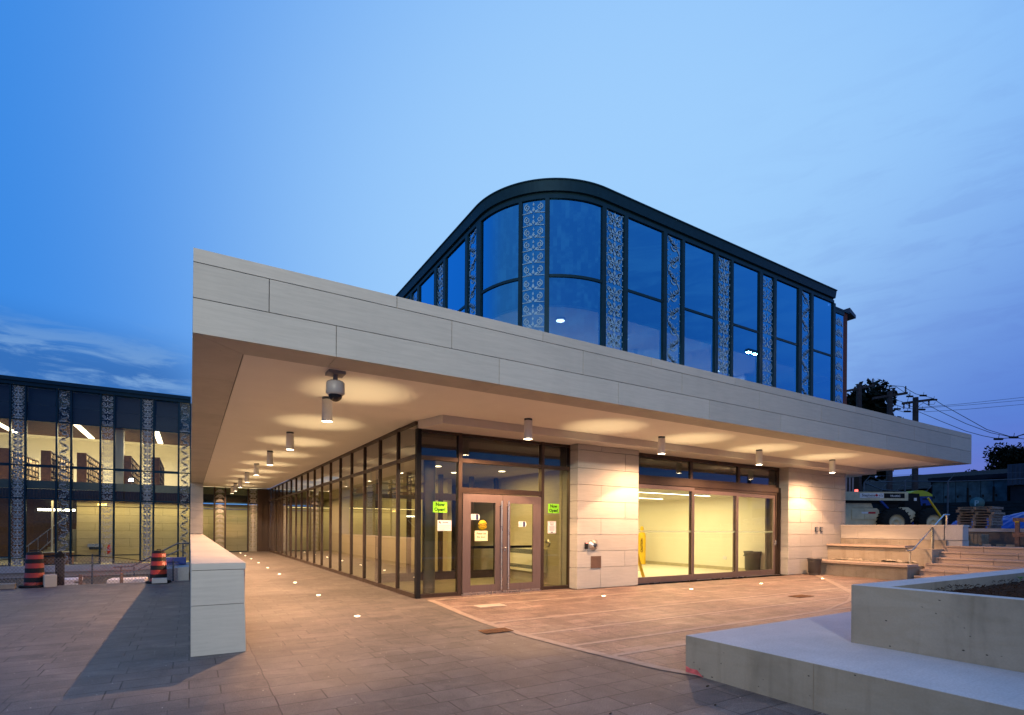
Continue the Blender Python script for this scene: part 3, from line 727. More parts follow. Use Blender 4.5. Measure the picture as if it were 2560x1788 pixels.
sweep(pp, [(-.3, 10.191), (.09, 10.191), (.13, 10.44), (-.3, 10.44)]); sweep(pp, [(-.35, 10.441), (.16, 10.441), (.16, 10.47), (-.35, 10.50)])
pp.build('parapet', 'teal', pav)
MB().prism([(6.9, 36), (6.9, 13.2), (7.6, 11.5), (9.3, 10.8), (20.4, 10.8), (20.4, 36)], 10.2, 10.3).build('upper_roof', 'asphalt', pav)
ee = MB(); ee.box(20.501, 21.25, YU-.03, YU+.12, 9.722, 9.86); ee.prism([(YU-.04, 9.863), (YU-.04, 9.93), (12.0, 10.35), (20, 10.35), (20, 9.863)], 20.505, 21.6, 'x')
ee.build('end_roof', 'teal', pav)
gu = MB(); gu.prism([(21.60, 9.93), (22.05, 9.78), (22.05, 9.90), (21.60, 10.10)], YU-.05, 16, 'y'); gu.build('gutter', 'dark_metal', pav)
MB().box(21.22, 21.56, YU+.02, 16, 4.71, 9.86).build('brick_wall', 'brick', pav)
# upper storey rooms
ur = MB(); ur.box(7.1, 21.2, 11.2, 35, 4.76, 4.8); ur.box(7.1, 21.2, 16.6, 16.7, 4.8, 7.35); ur.box(12.2, 12.35, 12.6, 16.59, 4.8, 7.35); ur.box(17.6, 17.75, 12.4, 16.59, 4.8, 7.35)
ur.prism([(7.15, 35), (7.15, 13.15)]+[tuple(arcpt(a, -.28).xy) for a in range(185, 270, 5)]+[(9.3, 11.03), (21.2, 11.03), (21.2, 35)], 7.36, 7.42)
ur.build('upper_room', 'white_wall', pav)
bh = MB(); q_ = [Vector((7.15, 35, 0)), Vector((7.15, 13.15, 0))]+[arcpt(a, -.28) for a in range(185, 270, 5)]+[Vector((9.3, 11.03, 0)), Vector((21.2, 11.03, 0))]
for a, b in zip(q_, q_[1:]): bh.quad(a+Vector((0, 0, 7.421)), b+Vector((0, 0, 7.421)), b+Vector((0, 0, 8.1)), a+Vector((0, 0, 8.1)))
bh.build('upper_bulkhead', simple('upper_blind', (.25, .38, .48), .8), pav)
for x, y in ((8.75, 11.9), (11.3, 12.0), (16.4, 12.6)):
    t = thing('ceiling_light', {8.75: 'round white ceiling light glowing behind the curved upper window', 11.3: 'small lit ceiling fitting behind the straight upper window nearest the curve', 16.4: 'small lit ceiling fitting inside the upper room behind the middle windows'}[x], 'ceiling light', (x, y, 7.34), 0)
    MB().cyl(0, 0, -.03, .019, .14 if x < 9 else .08, n=20).build('trim', 'white', t, True); MB().cyl(0, 0, -.042, -.031, .115 if x < 9 else .05, n=20).build('diffuser', 'em_disc', t, True)
area('upper_room_light', (10.2, 14.0, 7.3), 3, 3, 110, (1, .80, .62)); area('upper_room_light_b', (15.5, 13.6, 7.3), 4, 3, 100, (1, .85, .72))

# ------------------------------------------------------------------ inside the pavilion
ib = MB()
ib.box(8.42, 8.55, 11.35, 36, .0, 3.72); ib.box(4.4, 8.42, 35.7, 35.8, 0, 3.7)
ib.build('hall_wall', 'stone_in', pav)
MB().box(4.3, 8.42, 11.05, 35.9, -.02, .015).build('hall_floor', 'floor_vest', pav)
MB().box(4.32, 8.42, 11.08, 35.7, 3.12, 3.2).build('hall_ceiling', 'ceil_in', pav)
MB().box(7.0, 7.15, 15.5, 35.6, .016, 3.11).build('partition', 'wallpaint', pav)
sc2 = MB()
for x in (4.4, 5.3, 6.28, 7.30, 8.16): sc2.box(x, x+.11, 14.45, 14.57, .016, 3.11)
for a, b in ((4.511, 5.299), (5.411, 6.279), (6.391, 7.299), (7.411, 8.159), (8.271, 8.415)): sc2.box(a, b, 14.46, 14.56, 2.36, 2.56); sc2.box(a, b, 14.46, 14.56, .016, .25)
for x in (5.78, 5.9): sc2.box(x, x+.1, 14.47, 14.55, .251, 2.359)
sc2.build('inner_screen', 'bronze', pav)
MB().cyl(4.78, 11.6, .016, 3.119, .14, n=28).build('round_column', 'col_conc', pav)
def hall_light(x, y, label):
    t = thing('recessed_light', label, 'ceiling light', (x, y, 3.12), 0, 'recessed lights in the entrance hall ceiling')
    MB().cyl(0, 0, -.012, -.001, .11, n=18).build('trim', 'white', t, True); MB().cyl(0, 0, -.02, -.0125, .09, n=18).build('lens', 'em_disc', t, True)
hall_light(7.33, 12.63, 'recessed hall light above the double doors'); hall_light(5.38, 12.53, 'recessed hall light seen beside the round concrete column'); hall_light(6.4, 13.7, 'deeper recessed hall light between the other two')
area('vestibule_light', (6.4, 12.7, 3.05), 2.6, 2.0, 120, (1, .76, .31)); area('hall_light', (5.7, 19, 3.05), 1.6, 7, 95, (1, .78, .33)); area('hall_light_b', (5.7, 29, 3.05), 1.6, 9, 110, (1, .78, .33))
hh = thing('heater_cabinet', 'pale wall heater with dark slotted grilles seen through the right door', 'heater', (8.3, 13.0, .3))
MB().box(8.24, 8.41, 12.0, 14.1, .32, .98).build('cabinet', 'wallpaint', hh)
gr = MB()
for i in range(42): gr.box(8.232, 8.239, 12.05+i*.048, 12.075+i*.048, .82, .95); gr.box(8.232, 8.239, 12.05+i*.048, 12.075+i*.048, .40, .50)
gr.build('grille', 'dark_metal', hh)
pd = thing('push_plate', 'round brass door push plate on the inside stone wall by the right sidelight', 'push plate', (8.4, 11.9, 1.1))
MB().lathe([(0, -.035), (.09, -.03), (.105, 0)], 24, (8.415, 11.95, 1.15), 'x').build('plate', 'steel', pd)
# meeting room behind the sliding doors
mr = MB(); mr.box(17.25, 17.35, 11.3, 19.2, .03, 2.78); mr.box(10.25, 17.249, 19.1, 19.2, .03, 2.78); mr.box(10.15, 10.249, 11.35, 19.2, .03, 2.78)
mr.build('room_wall', 'wallpaint', pav)
MB().box(10.25, 17.25, 11.06, 19.1, -.02, .03).build('room_floor', 'floor_in', pav)
MB().box(17.232, 17.249, 11.3, 19.08, .03, .15).build('room_baseboard', 'base_tile', pav)
rc = MB(); rc.box(10.25, 17.25, 11.09, 19.1, 2.86, 2.95)
for i in range(30): rc.box(10.25, 17.24, 11.15+i*.26, 11.35+i*.26, 2.76, 2.80)
rc.build('room_ceiling', 'ceil_in', pav)
def strip(x0, x1, y, label):
    t = thing('linear_light', label, 'ceiling light', ((x0+x1)/2, y, 2.76), 0, 'linear ceiling lights in the meeting room')
    MB().box(x0, x1, y-.05, y+.05, 2.735, 2.757).build('housing', 'white', t); MB().box(x0+.01, x1-.01, y-.04, y+.04, 2.728, 2.734).build('diffuser', 'em_strip', t)
strip(10.6, 15.81, 12.5, 'longer lit strip light in the bright room, nearer the sliding doors'); strip(10.6, 15.97, 14.85, 'lit strip light in the bright room, farther from the sliding doors')
area('room_light', (13.8, 13.6, 2.70), 5.5, 3.4, 200, (1, .85, .50))
area('room_light_b', (13.8, 17.0, 2.70), 5.5, 2, 75, (1, .85, .50))
MB().box(17.236, 17.249, 12.85, 13.0, .42, .54).build('socket_plate', 'white', pav)
# wall fittings on the pier
t = thing('door_opener', 'round chrome door opener button with a small black card reader on the left pier', 'push button', (8.85, 10.595, 1.13))
MB().lathe([(0, -.09), (.075, -.085), (.08, -.06), (.135, -.035), (.14, 0)], 28, (8.87, 10.593, 1.13), 'y').build('button', 'steel', t)
MB().lathe([(0, -.094), (.055, -.092), (.06, -.088)], 24, (8.87, 10.593, 1.13), 'y').build('button_face', 'dark_metal', t)
cr_ = MB().box(8.60, 8.69, 10.56, 10.594, 1.03, 1.19).build('card_reader', 'black', t); MB().box(8.61, 8.68, 10.558, 10.5595, 1.175, 1.186).build('indicator', 'em_red', cr_)
t = thing('access_panel', 'square brown metal access panel low on the left pier', 'panel', (8.97, 10.595, .68))
MB().box(8.81, 9.14, 10.578, 10.594, .53, .84).build('cover', simple('brown_panel', (.16, .10, .07), .5, .3), t)
for x, l in ((19.17, 'left of the two small steel wall boxes on the right pier'), (19.48, 'right of the two small steel wall boxes on the right pier')):
    t = thing('wall_box', l, 'outlet box', (x, 10.595, 1.6), 0, 'steel wall boxes on the right pier'); MB().box(x-.07, x+.07, 10.55, 10.594, 1.50, 1.66).build('box', 'dark_metal', t)
    MB().box(x-.055, x+.055, 10.543, 10.5495, 1.515, 1.645).build('lid', 'steel', t)

# ------------------------------------------------------------------ notices on the glass
def paper(name, label, x0, x1, z0, z1, y, mat, lines=(), tilt=0, border=False, cat='notice', ink='ink'):
    t = thing(name, label, cat, ((x0+x1)/2, y, (z0+z1)/2)); t.rotation_euler = (0, tilt, 0)
    cx, cz_ = (x0+x1)/2, (z0+z1)/2; W_, H_ = (x1-x0)/2, (z1-z0)/2
    MB().box(-W_, W_, -.0015, .0, -H_, H_).build('sheet', mat, t, True)
    m = MB()
    for ln in lines:
        s_, sz, dx, dz, b = ln[:5]
        if s_ == '#': m.box(dx-sz/2, dx+sz/2, -.0032, -.0022, dz-b/2, dz+b/2)
        else: text_into(m, s_, sz, (dx, -.003, dz), (1, 0, 0), (0, 0, 1), b)
    if border:
        for a in (-1, 1): m.box(a*(W_-.012)-.002, a*(W_-.012)+.002, -.0032, -.0022, -H_+.01, H_-.01); m.box(-W_+.014, W_-.014, -.0032, -.0022, a*(H_-.012)-.002, a*(H_-.012)+.002)
    m.build('lettering', ink, t, True)
    return t
YG = 10.979
for x0, x1, l in ((4.61, 4.95, 'bright green Now Open notice on the glass left of the doors'), (7.73, 8.07, 'bright green Now Open notice on the glass right of the doors')):
    paper('green_notice', l, x0, x1, 1.885 if x0 < 5 else 1.935, 2.125 if x0 < 5 else 2.17, YG, 'paper_green', [('Now', .105, 0, .025, .0035), ('Open!', .105, -.005, -.085, .0035), ('#', .03, .14, -.1, .006)])
paper('paper_notice', 'white notice with a small black emblem and green heading left of the doors', 4.72, 5.06, 1.475, 1.715, YG, 'paper',
      [('Attention', .035, .02, .06, .0008), ('#', .28, 0, .0, .003), ('#', .25, -.01, -.03, .003), ('#', .28, 0, -.055, .003), ('#', .24, -.02, -.085, .003), ('#', .035, -.12, .075, .03), ('#', .02, -.10, .055, .02)])
paper('paper_notice', 'white business hours poster with black border right of the doors', 7.72, 7.98, 1.42, 1.73, YG, 'paper',
      [('Business', .04, 0, .10, .001), ('Hours', .04, 0, .055, .001)]+[('#', .16, 0, .03-.022*i, .006) for i in range(6)]+[('#', .06, 0, -.125, .02)], border=True)
YD = 10.928
for x0, l in ((5.53, 'white and navy card on the left door, pointing right'), (6.82, 'white and navy card on the right door, pointing right')):
    t = paper('door_card', l, x0, x0+.21, 1.735 if x0 < 6 else 1.58, 1.865 if x0 < 6 else 1.71, YD, 'paper', [('#', .09, -.045, .04, .006), ('#', .07, -.045, .02, .004), ('#', .08, -.045, .0, .004), ('#', .07, -.045, -.02, .004), ('#', .09, -.045, -.04, .006)])
    MB().box(.02, .085, -.0035, -.002, -.06, .06).build('navy_patch', 'ink_blue', t, True)
    MB().prism([(.105, -.045), (.125, 0), (.105, .045)], -.0015, 0, 'y').build('arrow_tip', 'paper', t, True)
t = thing('caution_sticker', 'round yellow automatic caution door sticker on the left door', 'sticker', (5.83, YD, 1.61))
MB().lathe([(0, -.0015), (.115, -.0015), (.115, 0)], 32, (0, 0, 0), 'y').build('disc', 'sticker', t, True)
m = MB(); m.box(-.118, .118, -.0032, -.0022, -.025, .025); text_into(m, 'AUTOMATIC', .034, (0, -.003, .036), (1, 0, 0), (0, 0, 1), .001); text_into(m, 'DOOR', .034, (0, -.003, -.062), (1, 0, 0), (0, 0, 1), .001); m.build('lettering', 'ink', t, True)
text_into(MB(), 'CAUTION', .046, (0, -.004, -.016), (1, 0, 0), (0, 0, 1), .001).build('caution_word', 'sticker', t, True)
paper('door_notice', 'white sheet with a yellow spot asking to use this door, on the left door', 5.63, 5.97, 1.245, 1.48, YD, simple('yellowed_paper', (.80, .74, .44), .8, var=.1), [('Please use', .06, 0, .035, .001), ('this door.', .06, 0, -.045, .001)])

# ================================================================== LIGHTS UNDER THE CANOPY
def pendant(x, y, label, e=1):
    t = thing('canopy_downlight', label, 'downlight', (x, y, ZB+.012), 0, 'white cylinder downlights under the canopy')
    MB().cyl(0, 0, -.035, 0, .085, n=24).build('ceiling_plate', 'dark_metal', t, True)
    b = MB(); b.cyl(0, 0, -.435, -.045, .09, n=32, cap=False); b.cyl(0, 0, -.046, -.036, .09, .06, n=32); b.build('housing', 'white', t, True)
    MB().cyl(0, 0, -.425, -.415, .086, n=24).build('lens', 'em_lamp', t, True)
    spot('downlight_beam', t, (0, 0, -.44), (0, 0, -1), 440*e, (1, .565, .30), 113, .12, .02)
    spot('downlight_spill', t, (0, 0, -.44), (0, 0, -1), 430*e, (1, .53, .28), 170, .5, .02)
word = ['nearest', 'second', 'third', 'fourth', 'fifth', 'sixth', 'seventh', 'farthest']
for i, y in enumerate((9.9, 14.05, 17.9, 21.8, 25.6, 29.2, 32.4, 35.0)):
    pendant(2.1, y, f'{word[i]} white cylinder downlight in the row along the covered walkway' + (', just behind the dome camera' if i == 0 else ''), .35 if i > 5 else 1)
for i, x in enumerate((6.14, 10.15, 14.16, 18.1)):
    pendant(x, 9.48, ['white cylinder downlight in front of the double entrance doors', 'white cylinder downlight at the left end of the sliding doors', 'white cylinder downlight in front of the middle sliding door leaf', 'white cylinder downlight in front of the right pier'][i])
def uplight(x, y, label):
    t = thing('ground_light', label, 'ground light', (x, y, .008), 0, 'lit lights set flush in the paving')
    MB().lathe([(.042, 0), (.042, .006), (.062, .006), (.065, 0)], 24).build('trim_ring', 'steel', t, True)
    MB().cyl(0, 0, -.004, .004, .041, n=20).build('lens', 'em_ground', t, True)
    spot('uplight_beam', t, (0, 0, .03), (0, 0, 1), 400, (1, .74, .40), 33, 1.0, .05); spot('uplight_spill', t, (0, 0, .03), (0, 0, 1), 34, (1, .66, .34), 150, 1.0, .05)
wd2 = ['nearest', 'second nearest', 'third nearest', 'fourth nearest', 'fifth nearest', 'sixth nearest', 'seventh nearest', 'second farthest', 'farthest']
for i, y in enumerate((9.22, 12.45, 15.55, 18.55, 21.6, 24.7, 27.8, 30.9, 34.0)): uplight(2.48, y, f'{wd2[i]} glowing ground light in the line along the covered walkway')
for x, l in ((8.1, 'glowing ground light in the paving in front of the left pier'), (11.05, 'glowing ground light in front of the left sliding door leaf'), (14.0, 'glowing ground light in front of the middle sliding door leaf'), (17.2, 'glowing ground light in front of the right pier near the trash can')): uplight(x, 9.28, l)
# dome security camera
t = thing('security_camera', 'white ceiling mounted dome security camera with dark dome under the canopy corner', 'camera', (1.86, 8.22, ZB+.012))
MB().box(-.14, .14, -.14, .14, -.05, 0).build('mounting_plate', 'camera_grey', t, True); MB().cyl(0, 0, -.16, -.05, .04, n=16).build('neck', 'camera_grey', t, True)
b = MB(); b.lathe([(0, -.16), (.13, -.165), (.15, -.19), (.155, -.37), (.12, -.40), (.10, -.40)], 32); b.build('housing', 'camera_grey', t, True)
b = MB(); b.lathe([(.115*math.cos(R(a)), -.40-.115*math.sin(R(a))) for a in range(0, 91, 10)], 28); dm = Mat('smoked_dome'); dm.set((.01, .008, .008), .06, 0, .6); b.build('dome', dm.m, t, True); t.scale = (.88, .88, .86)

# ================================================================== LOW WALL
lw = thing('low_wall', 'long limestone clad low wall with a pale coping beside the covered walkway', 'wall', (.3, 7.3, 0))
c_ = MB(); lc = [(0.0, .60), (.60, 1.02)]
c_.box(.028, .572, 7.342, 35.9, 0, 1.02)
cor = MB(); 
for (z0, z1), js in zip(lc, ([], [])):
    cor.add([(X0, 7.303, z0+.003), (.60-.03*(z0/1.1), 7.303, z0+.003), (.60-.03*(z0/1.1), 7.34, z0+.003), (X0, 7.34, z0+.003), (X0, 7.303, z1-.003), (.60-.03*(z1/1.1), 7.303, z1-.003), (.60-.03*(z1/1.1), 7.34, z1-.003), (X0, 7.34, z1-.003)],
            [(0, 3, 2, 1), (4, 5, 6, 7), (0, 1, 5, 4), (1, 2, 6, 5), (2, 3, 7, 6), (3, 0, 4, 7)])
clad(cor, 'x', X0, -1, 7.341, 35.9, lc, [[9+2*i for i in range(14)], [8+2*i for i in range(14)]], .01)
clad(cor, 'x', .585, 1, 7.341, 35.9, lc, [[9+2*i for i in range(14)], [8+2*i for i in range(14)]], .012)
cor.build('cladding', 'stone', lw); c_.build('core', 'mortar', lw)
cp = MB(); yy = 7.300
while yy < 35.8: cp.box(X0, .59, yy, min(yy+2.2, 35.9)-.004, 1.024, 1.10); yy += 2.2
cp.build('coping', 'stone', lw)

# ================================================================== RIGHT: SEATING TERRACES, STEPS
se = thing('seating_terrace', 'stepped concrete seating with stone slab seats between the right pier and the steps', 'seating', (18.8, 9, 0))
s1 = MB(); s1.box(18.85, 19.95, 7.62, 10.59, 0, .43); s1.box(19.95, 20.83, 7.40, 10.59, 0, .96); s1.box(20.83, 23.2, 7.35, 10.59, 0, 1.25); s1.box(21.17, 23.2, 10.591, 14, 0, 1.25)
s1.build('concrete_step', 'conc_rough', se)
s2 = MB()
for a, b in ((7.56, 9.4), (9.405, 10.585)): s2.box(18.70, 19.45, a, b, .432, .505)
s2.box(19.85, 20.6, 8.1, 10.585, .995, 1.06); s2.build('seat_slab', 'tread', se)
s3 = MB(); s3.box(20.84, 21.3, 10.0, 10.585, 1.262, 1.68); s3.box(20.84, 21.3, 7.42, 9.995, 1.262, 1.68); s3.box(20.82, 21.32, 9.0, 10.585, 1.684, 1.75); s3.box(20.82, 21.32, 7.40, 8.995, 1.684, 1.75); s3.build('back_wall', 'stone', se)
s4 = MB(); s4.box(20.86, 21.3, 6.93, 7.395, 1.262, 1.68); s4.box(20.85, 21.32, 6.91, 7.395, 1.684, 1.75); s4.box(20.9, 21.4, 6.95, 7.39, .9, 1.25); s4.build('end_block', 'conc_top', se)
df = MB()
for i in range(26):
    y = 10.4-rnd.random()*2.9; l_ = .05+.18*rnd.random(); h_ = .015+.05*rnd.random()*(1 if i % 4 else 1.8)
    df.prism([(y-l_, .507), (y+l_, .507), (y+l_*.5, .507+h_), (y-l_*.3, .507+h_*.8)], 19.942, 19.948, 'x')
df.build('mortar_stain', 'efflor', se)
stp = thing('steps', 'wide stone faced steps rising beside the concrete seating', 'steps', (19.5, 6.5, 0))
xs_ = [18.97, 19.33, 19.69, 20.12, 20.47, 20.81]
sm_ = MB(); rs = MB()
for i, x in enumerate(xs_):
    z1 = .18*(i+1); x2 = xs_[i+1] if i < 5 else 21.41
    yl = 7.46 if i > 2 else 7.5
    js = sorted([7.3-.45*((i*7) % 3)-1.35*k_ for k_ in range(12)], reverse=True); ys_ = [yl]+[j for j in js if j < yl-.1]+[-8]
    for a, b in zip(ys_, ys_[1:]): sm_.box(x-.015, x2+.04, b+.005, a-.005, z1-.05, z1); rs.box(x+.012, x+.05, b+.005, a-.005, z1-.178, z1-.058)
    rs.box(x+.051, 21.41, -8, yl-.01, z1-.18, z1-.056)
sm_.build('tread', 'tread', stp); rs.build('riser', 'tread', stp)
hr = thing('handrail', 'brushed steel handrail on three posts climbing the steps', 'handrail', (19.4, 7.75, 0))
HY = 7.72
MB().tube([(19.02, HY, .93), (19.42, HY, .935), (21.72, HY, 2.10), (22.12, HY, 2.105)], .022, 10).build('rail', 'steel', hr)
for x, z0, z1 in ((19.26, 0, .92), (20.81, .53, 1.62), (21.92, 1.08, 2.09)):
    MB().box(x-.025, x+.025, HY-.02, HY+.02, z0, z1).build('post', 'steel', hr)
# trash cans
def trash(x, y, z, label, s_=1.0):
    t = thing('trash_can', label, 'trash can', (x, y, z), rnd.random()*6, 'round grey plastic trash cans')
    b = MB(); b.lathe([(0, .0), (.19, .0), (.20, .02), (.235, .55), (.25, .56), (.25, .62), (.265, .63), (.27, .67), (.25, .68), (.235, .665), (.225, .10), (0, .08)], 36); b.xform(lambda p: p*s_); b.build('bin', 'can', t, True)
    for a in (0, math.pi):
        h = MB(); c, s2_ = math.cos(a), math.sin(a)
        h.tube([(c*.24-s2_*.06, s2_*.24+c*.06, .56), (c*.29-s2_*.05, s2_*.29+c*.05, .54), (c*.29+s2_*.05, s2_*.29-c*.05, .54), (c*.24+s2_*.06, s2_*.24-c*.06, .56)], .012, 6); h.xform(lambda p: p*s_); h.build('handle', 'can', t, True)
    return t
trash(18.42, 10.22, .0, 'dark grey trash can standing outside by the right pier', .86)
tc_ = trash(17.02, 11.62, .03, 'grey trash can inside the bright room by the right sliding door leaf', 1.12)
lin = MB(); lin.lathe([(.228, .60), (.236, .685), (.215, .70), (.20, .62)], 20); lin.v = [(x, y, z+.01*math.sin(9*math.atan2(y, x))) for x, y, z in lin.v]; 
# wet floor marker and ladder inside
t = thing('floor_marker', 'tall yellow folded wet floor marker standing in the bright room', 'floor sign', (16.62, 16.6, .03))
b = MB(); b.lathe([(0, 0), (.17, 0), (.165, .05), (.165, 1.22), (.13, 1.34), (.075, 1.38), (.075, 1.56), (.05, 1.62), (0, 1.64)], 20); b.build('body', 'yellow', t, True)
m = MB(); text_into(m, 'CAUTION', .13, (-.10, -.15, .52), (0, 0, 1), (-.86, .5, 0), .003, 'LEFT'); m.build('lettering', 'ink', t, True)
t = thing('stepladder', 'yellow stepladder foot inside the bright room beside the left pier', 'ladder', (11.6, 12.1, .03))
b = MB(); b.bar((12.1, 12.0, .03), (11.35, 12.0, 1.9), .05, .08); b.bar((12.1, 12.45, .03), (11.35, 12.4, 1.9), .05, .08); b.build('rail', 'yellow', t)
b = MB(); b.bar((10.85, 12.0, .03), (11.3, 12.0, 1.88), .04, .05); b.bar((10.85, 12.45, .03), (11.3, 12.4, 1.88), .04, .05); b.build('back_leg', 'yellow', t)
for i in range(5): MB().box(12.1-.75*(i+.6)/5.2-.06, 12.1-.75*(i+.6)/5.2+.04, 12.02, 12.42, .03+1.87*(i+.6)/5.2, .05+1.87*(i+.6)/5.2).build('tread', 'steel', t)

# ================================================================== FOREGROUND CONCRETE
sl_ = thing('concrete_platform', 'low pale concrete platform in the right foreground', 'platform', (4.6, 3.93, 0))
m = MB().use(0)
m.box(4.6, 14, -6, 3.93, -.15, .398); m.use(1).box(4.603, 14, -6, 3.927, .3985, .402)
o_ = m.build('slab', ['conc', 'conc_top'], sl_)
MB().box(4.5985, 4.5995, 2.55, 2.556, -.02, .398).build('joint_line', 'mortar', sl_)
pn = MB(); pn.prism([(3.925, 0.0), (3.925, .07), (3.86, .055), (3.78, .06), (3.70, .0)], 4.597, 4.5995, 'x'); pn.prism([(4.602, 0.0), (4.602, .09), (4.64, .06), (4.70, .0)], 3.931, 3.933, 'y'); pn.build('paint_mark', 'pinkpaint', sl_)
pln = thing('planter', 'square raised concrete planter on the pale platform in the right foreground', 'planter', (5.8, 2.84, .402))
m = MB(); m.box(5.8, 5.95, -6, 2.84, .4025, .99); m.box(5.951, 14, 2.55, 2.84, .4025, .99); m.use(1)
m.box(5.803, 5.949, -6, 2.838, .9905, .994); m.box(5.9495, 14, 2.553, 2.838, .9905, .994); m.build('wall', ['conc', 'conc_top'], pln)
so_ = MB(); nx, ny = 90, 90; vs = []
r2 = random.Random(3); ph = [(r2.uniform(1, 6), r2.uniform(1, 6), r2.uniform(0, 6), r2.uniform(.2, 1)) for _ in range(10)]
for j in range(ny+1):
    for i in range(nx+1):
        x = 5.952+(i/nx)**1.5*7; y = 2.548-(j/ny)**1.5*8
        e_ = min(1, (x-5.95)/.5, (2.55-y)/.5); z = .87+.07*e_+sum(.014*a*math.sin(b*x+c*y+d) for b, c, d, a in ph)*e_+r2.uniform(-.016, .016)
        vs.append((x, y, z))
so_.add(vs, [(j*(nx+1)+i, (j+1)*(nx+1)+i, (j+1)*(nx+1)+i+1, j*(nx+1)+i+1) for j in range(ny) for i in range(nx)])
for _ in range(5200):
    x = 5.97+r2.random()**1.6*4.5; y = 2.53-r2.random()**1.3*4; a = r2.uniform(0, 6.3); l_ = r2.uniform(.008, .026); z = .945+sum(.014*a_*math.sin(b*x+c*y+d) for b, c, d, a_ in ph)-.045*max(0, 1-min((x-5.95)/.5, (2.55-y)/.5))
    dz = r2.uniform(-.012, .016); so_.add([(x, y, z), (x+l_*math.cos(a), y+l_*math.sin(a), z+dz), (x+l_*math.cos(a)-.006*math.sin(a), y+l_*math.sin(a)+.006*math.cos(a), z+dz+.004), (x-.006*math.sin(a), y+.006*math.cos(a), z+.005)], [(0, 1, 2, 3)])
tag(so_.build('mulch', 'mulch'), 'dark brown mulch filling the concrete planter', 'mulch', kind='stuff')
t = thing('seedling', 'tiny green seedling at the back edge of the planter', 'plant', (9.3, 2.48, .90)); b = MB(); b.tube([(0, 0, 0), (.005, 0, .09)], .006, 6)
b.build('stem', 'sprout', t, True); b = MB()
for a in (0, 1.3, 2.6, 3.9, 5.2): b.add([(0, 0, .05), (.05*math.cos(a)+.02*math.sin(a), .05*math.sin(a)-.02*math.cos(a), .09), (.09*math.cos(a), .09*math.sin(a), .10), (.05*math.cos(a)-.02*math.sin(a), .05*math.sin(a)+.02*math.cos(a), .09)], [(0, 1, 2, 3)])
b.build('leaves', 'sprout', t, True); t.scale = (.5, .5, .6)
def grate(x, y, w_, d_, rz, label):
    t = thing('drain_grate', label, 'drain', (x, y, .011), rz, 'rusty drain grates'); b = MB(); b.box(-w_/2, w_/2, -d_/2, -d_/2+.02, 0, .008); b.box(-w_/2, w_/2, d_/2-.02, d_/2, 0, .008)
    n = int(w_/.045)
    for i in range(n+1): x_ = -w_/2+.01+(w_-.02)*i/n; b.box(x_-.009, x_+.009, -d_/2+.021, d_/2-.021, 0, .008)
    b.build('grille', 'grate', t, True); MB().box(-w_/2+.01, w_/2-.01, -d_/2+.01, d_/2-.01, -.002, .001).build('sump', 'reveal', t, True)
grate(3.92, 6.9, .46, .26, 0, 'rusty rectangular drain grate at the curved edge of the brown paving'); grate(12.15, 7.05, .55, .3, 0, 'rusty drain grate in the brown paving before the sliding doors')
for i, (x, y, s_, l) in enumerate(((4.35, 3.45, .05, 'small dark wood chip on the paving by the platform corner'), (3.95, 3.05, .03, 'small brown leaf on the paving before the platform'), (3.0, 3.35, .03, 'small brown scrap on the foreground paving'))):
    t = MB(); t.prism([(0, 0), (s_, s_*.3), (s_*.9, s_*.6), (s_*.1, s_*.4)], 0, .008); o = t.build('debris_scrap', 'bark'); o.location = (x, y, .001); tag(o, l, 'debris')

# ================================================================== STREET LAMP whose reflection shows in the upper glazing
t = thing('street_lamp', 'tall dark street lamp with twin bright heads, mirrored in the upper windows', 'street lamp', (23.96, 5.37, 1.65))
MB().tube([(0, 0, 0), (0, 0, 8.7)], [.11, .07], 14).build('pole', 'dark_metal', t, True)
b = MB(); b.box(-.9, .35, -.11, .11, 8.55, 8.68); b.build('arm', 'dark_metal', t, True)
for x in (-.25, -.75): MB().box(x-.11, x+.11, -.07, .07, 8.52, 8.545).build('lamp_head', 'em_led', t, True)

t = thing('street_lamp', 'unseen street lamp added behind the viewpoint to light the canopy fascia', 'street lamp', (-7, -9, 0))  # added lamp out of view, only there to light the fascia from the left
MB().tube([(0, 0, 0), (0, 0, 7.6)], [.10, .06], 14).build('pole', 'dark_metal', t, True); MB().box(-.1, .9, -.1, .1, 7.5, 7.6).build('arm', 'dark_metal', t, True); MB().box(.5, .9, -.12, .12, 7.46, 7.495).build('lamp_head', 'em_disc', t, True)
ll = bpy.data.lights.new('added_fascia_light', 'SPOT'); ll.spot_size = R(64); ll.spot_blend = .8; ll.energy = 8200; ll.color = (1, .98, .83); ll.shadow_soft_size = .25; lo_ = bpy.data.objects.new('added_fascia_light', ll); col.objects.link(lo_); lo_.parent = t; lo_.location = (.7, 0, 7.2); lo_.rotation_euler = Vector((9.6, 16.4, -1.2)).to_track_quat('-Z', 'Y').to_euler()
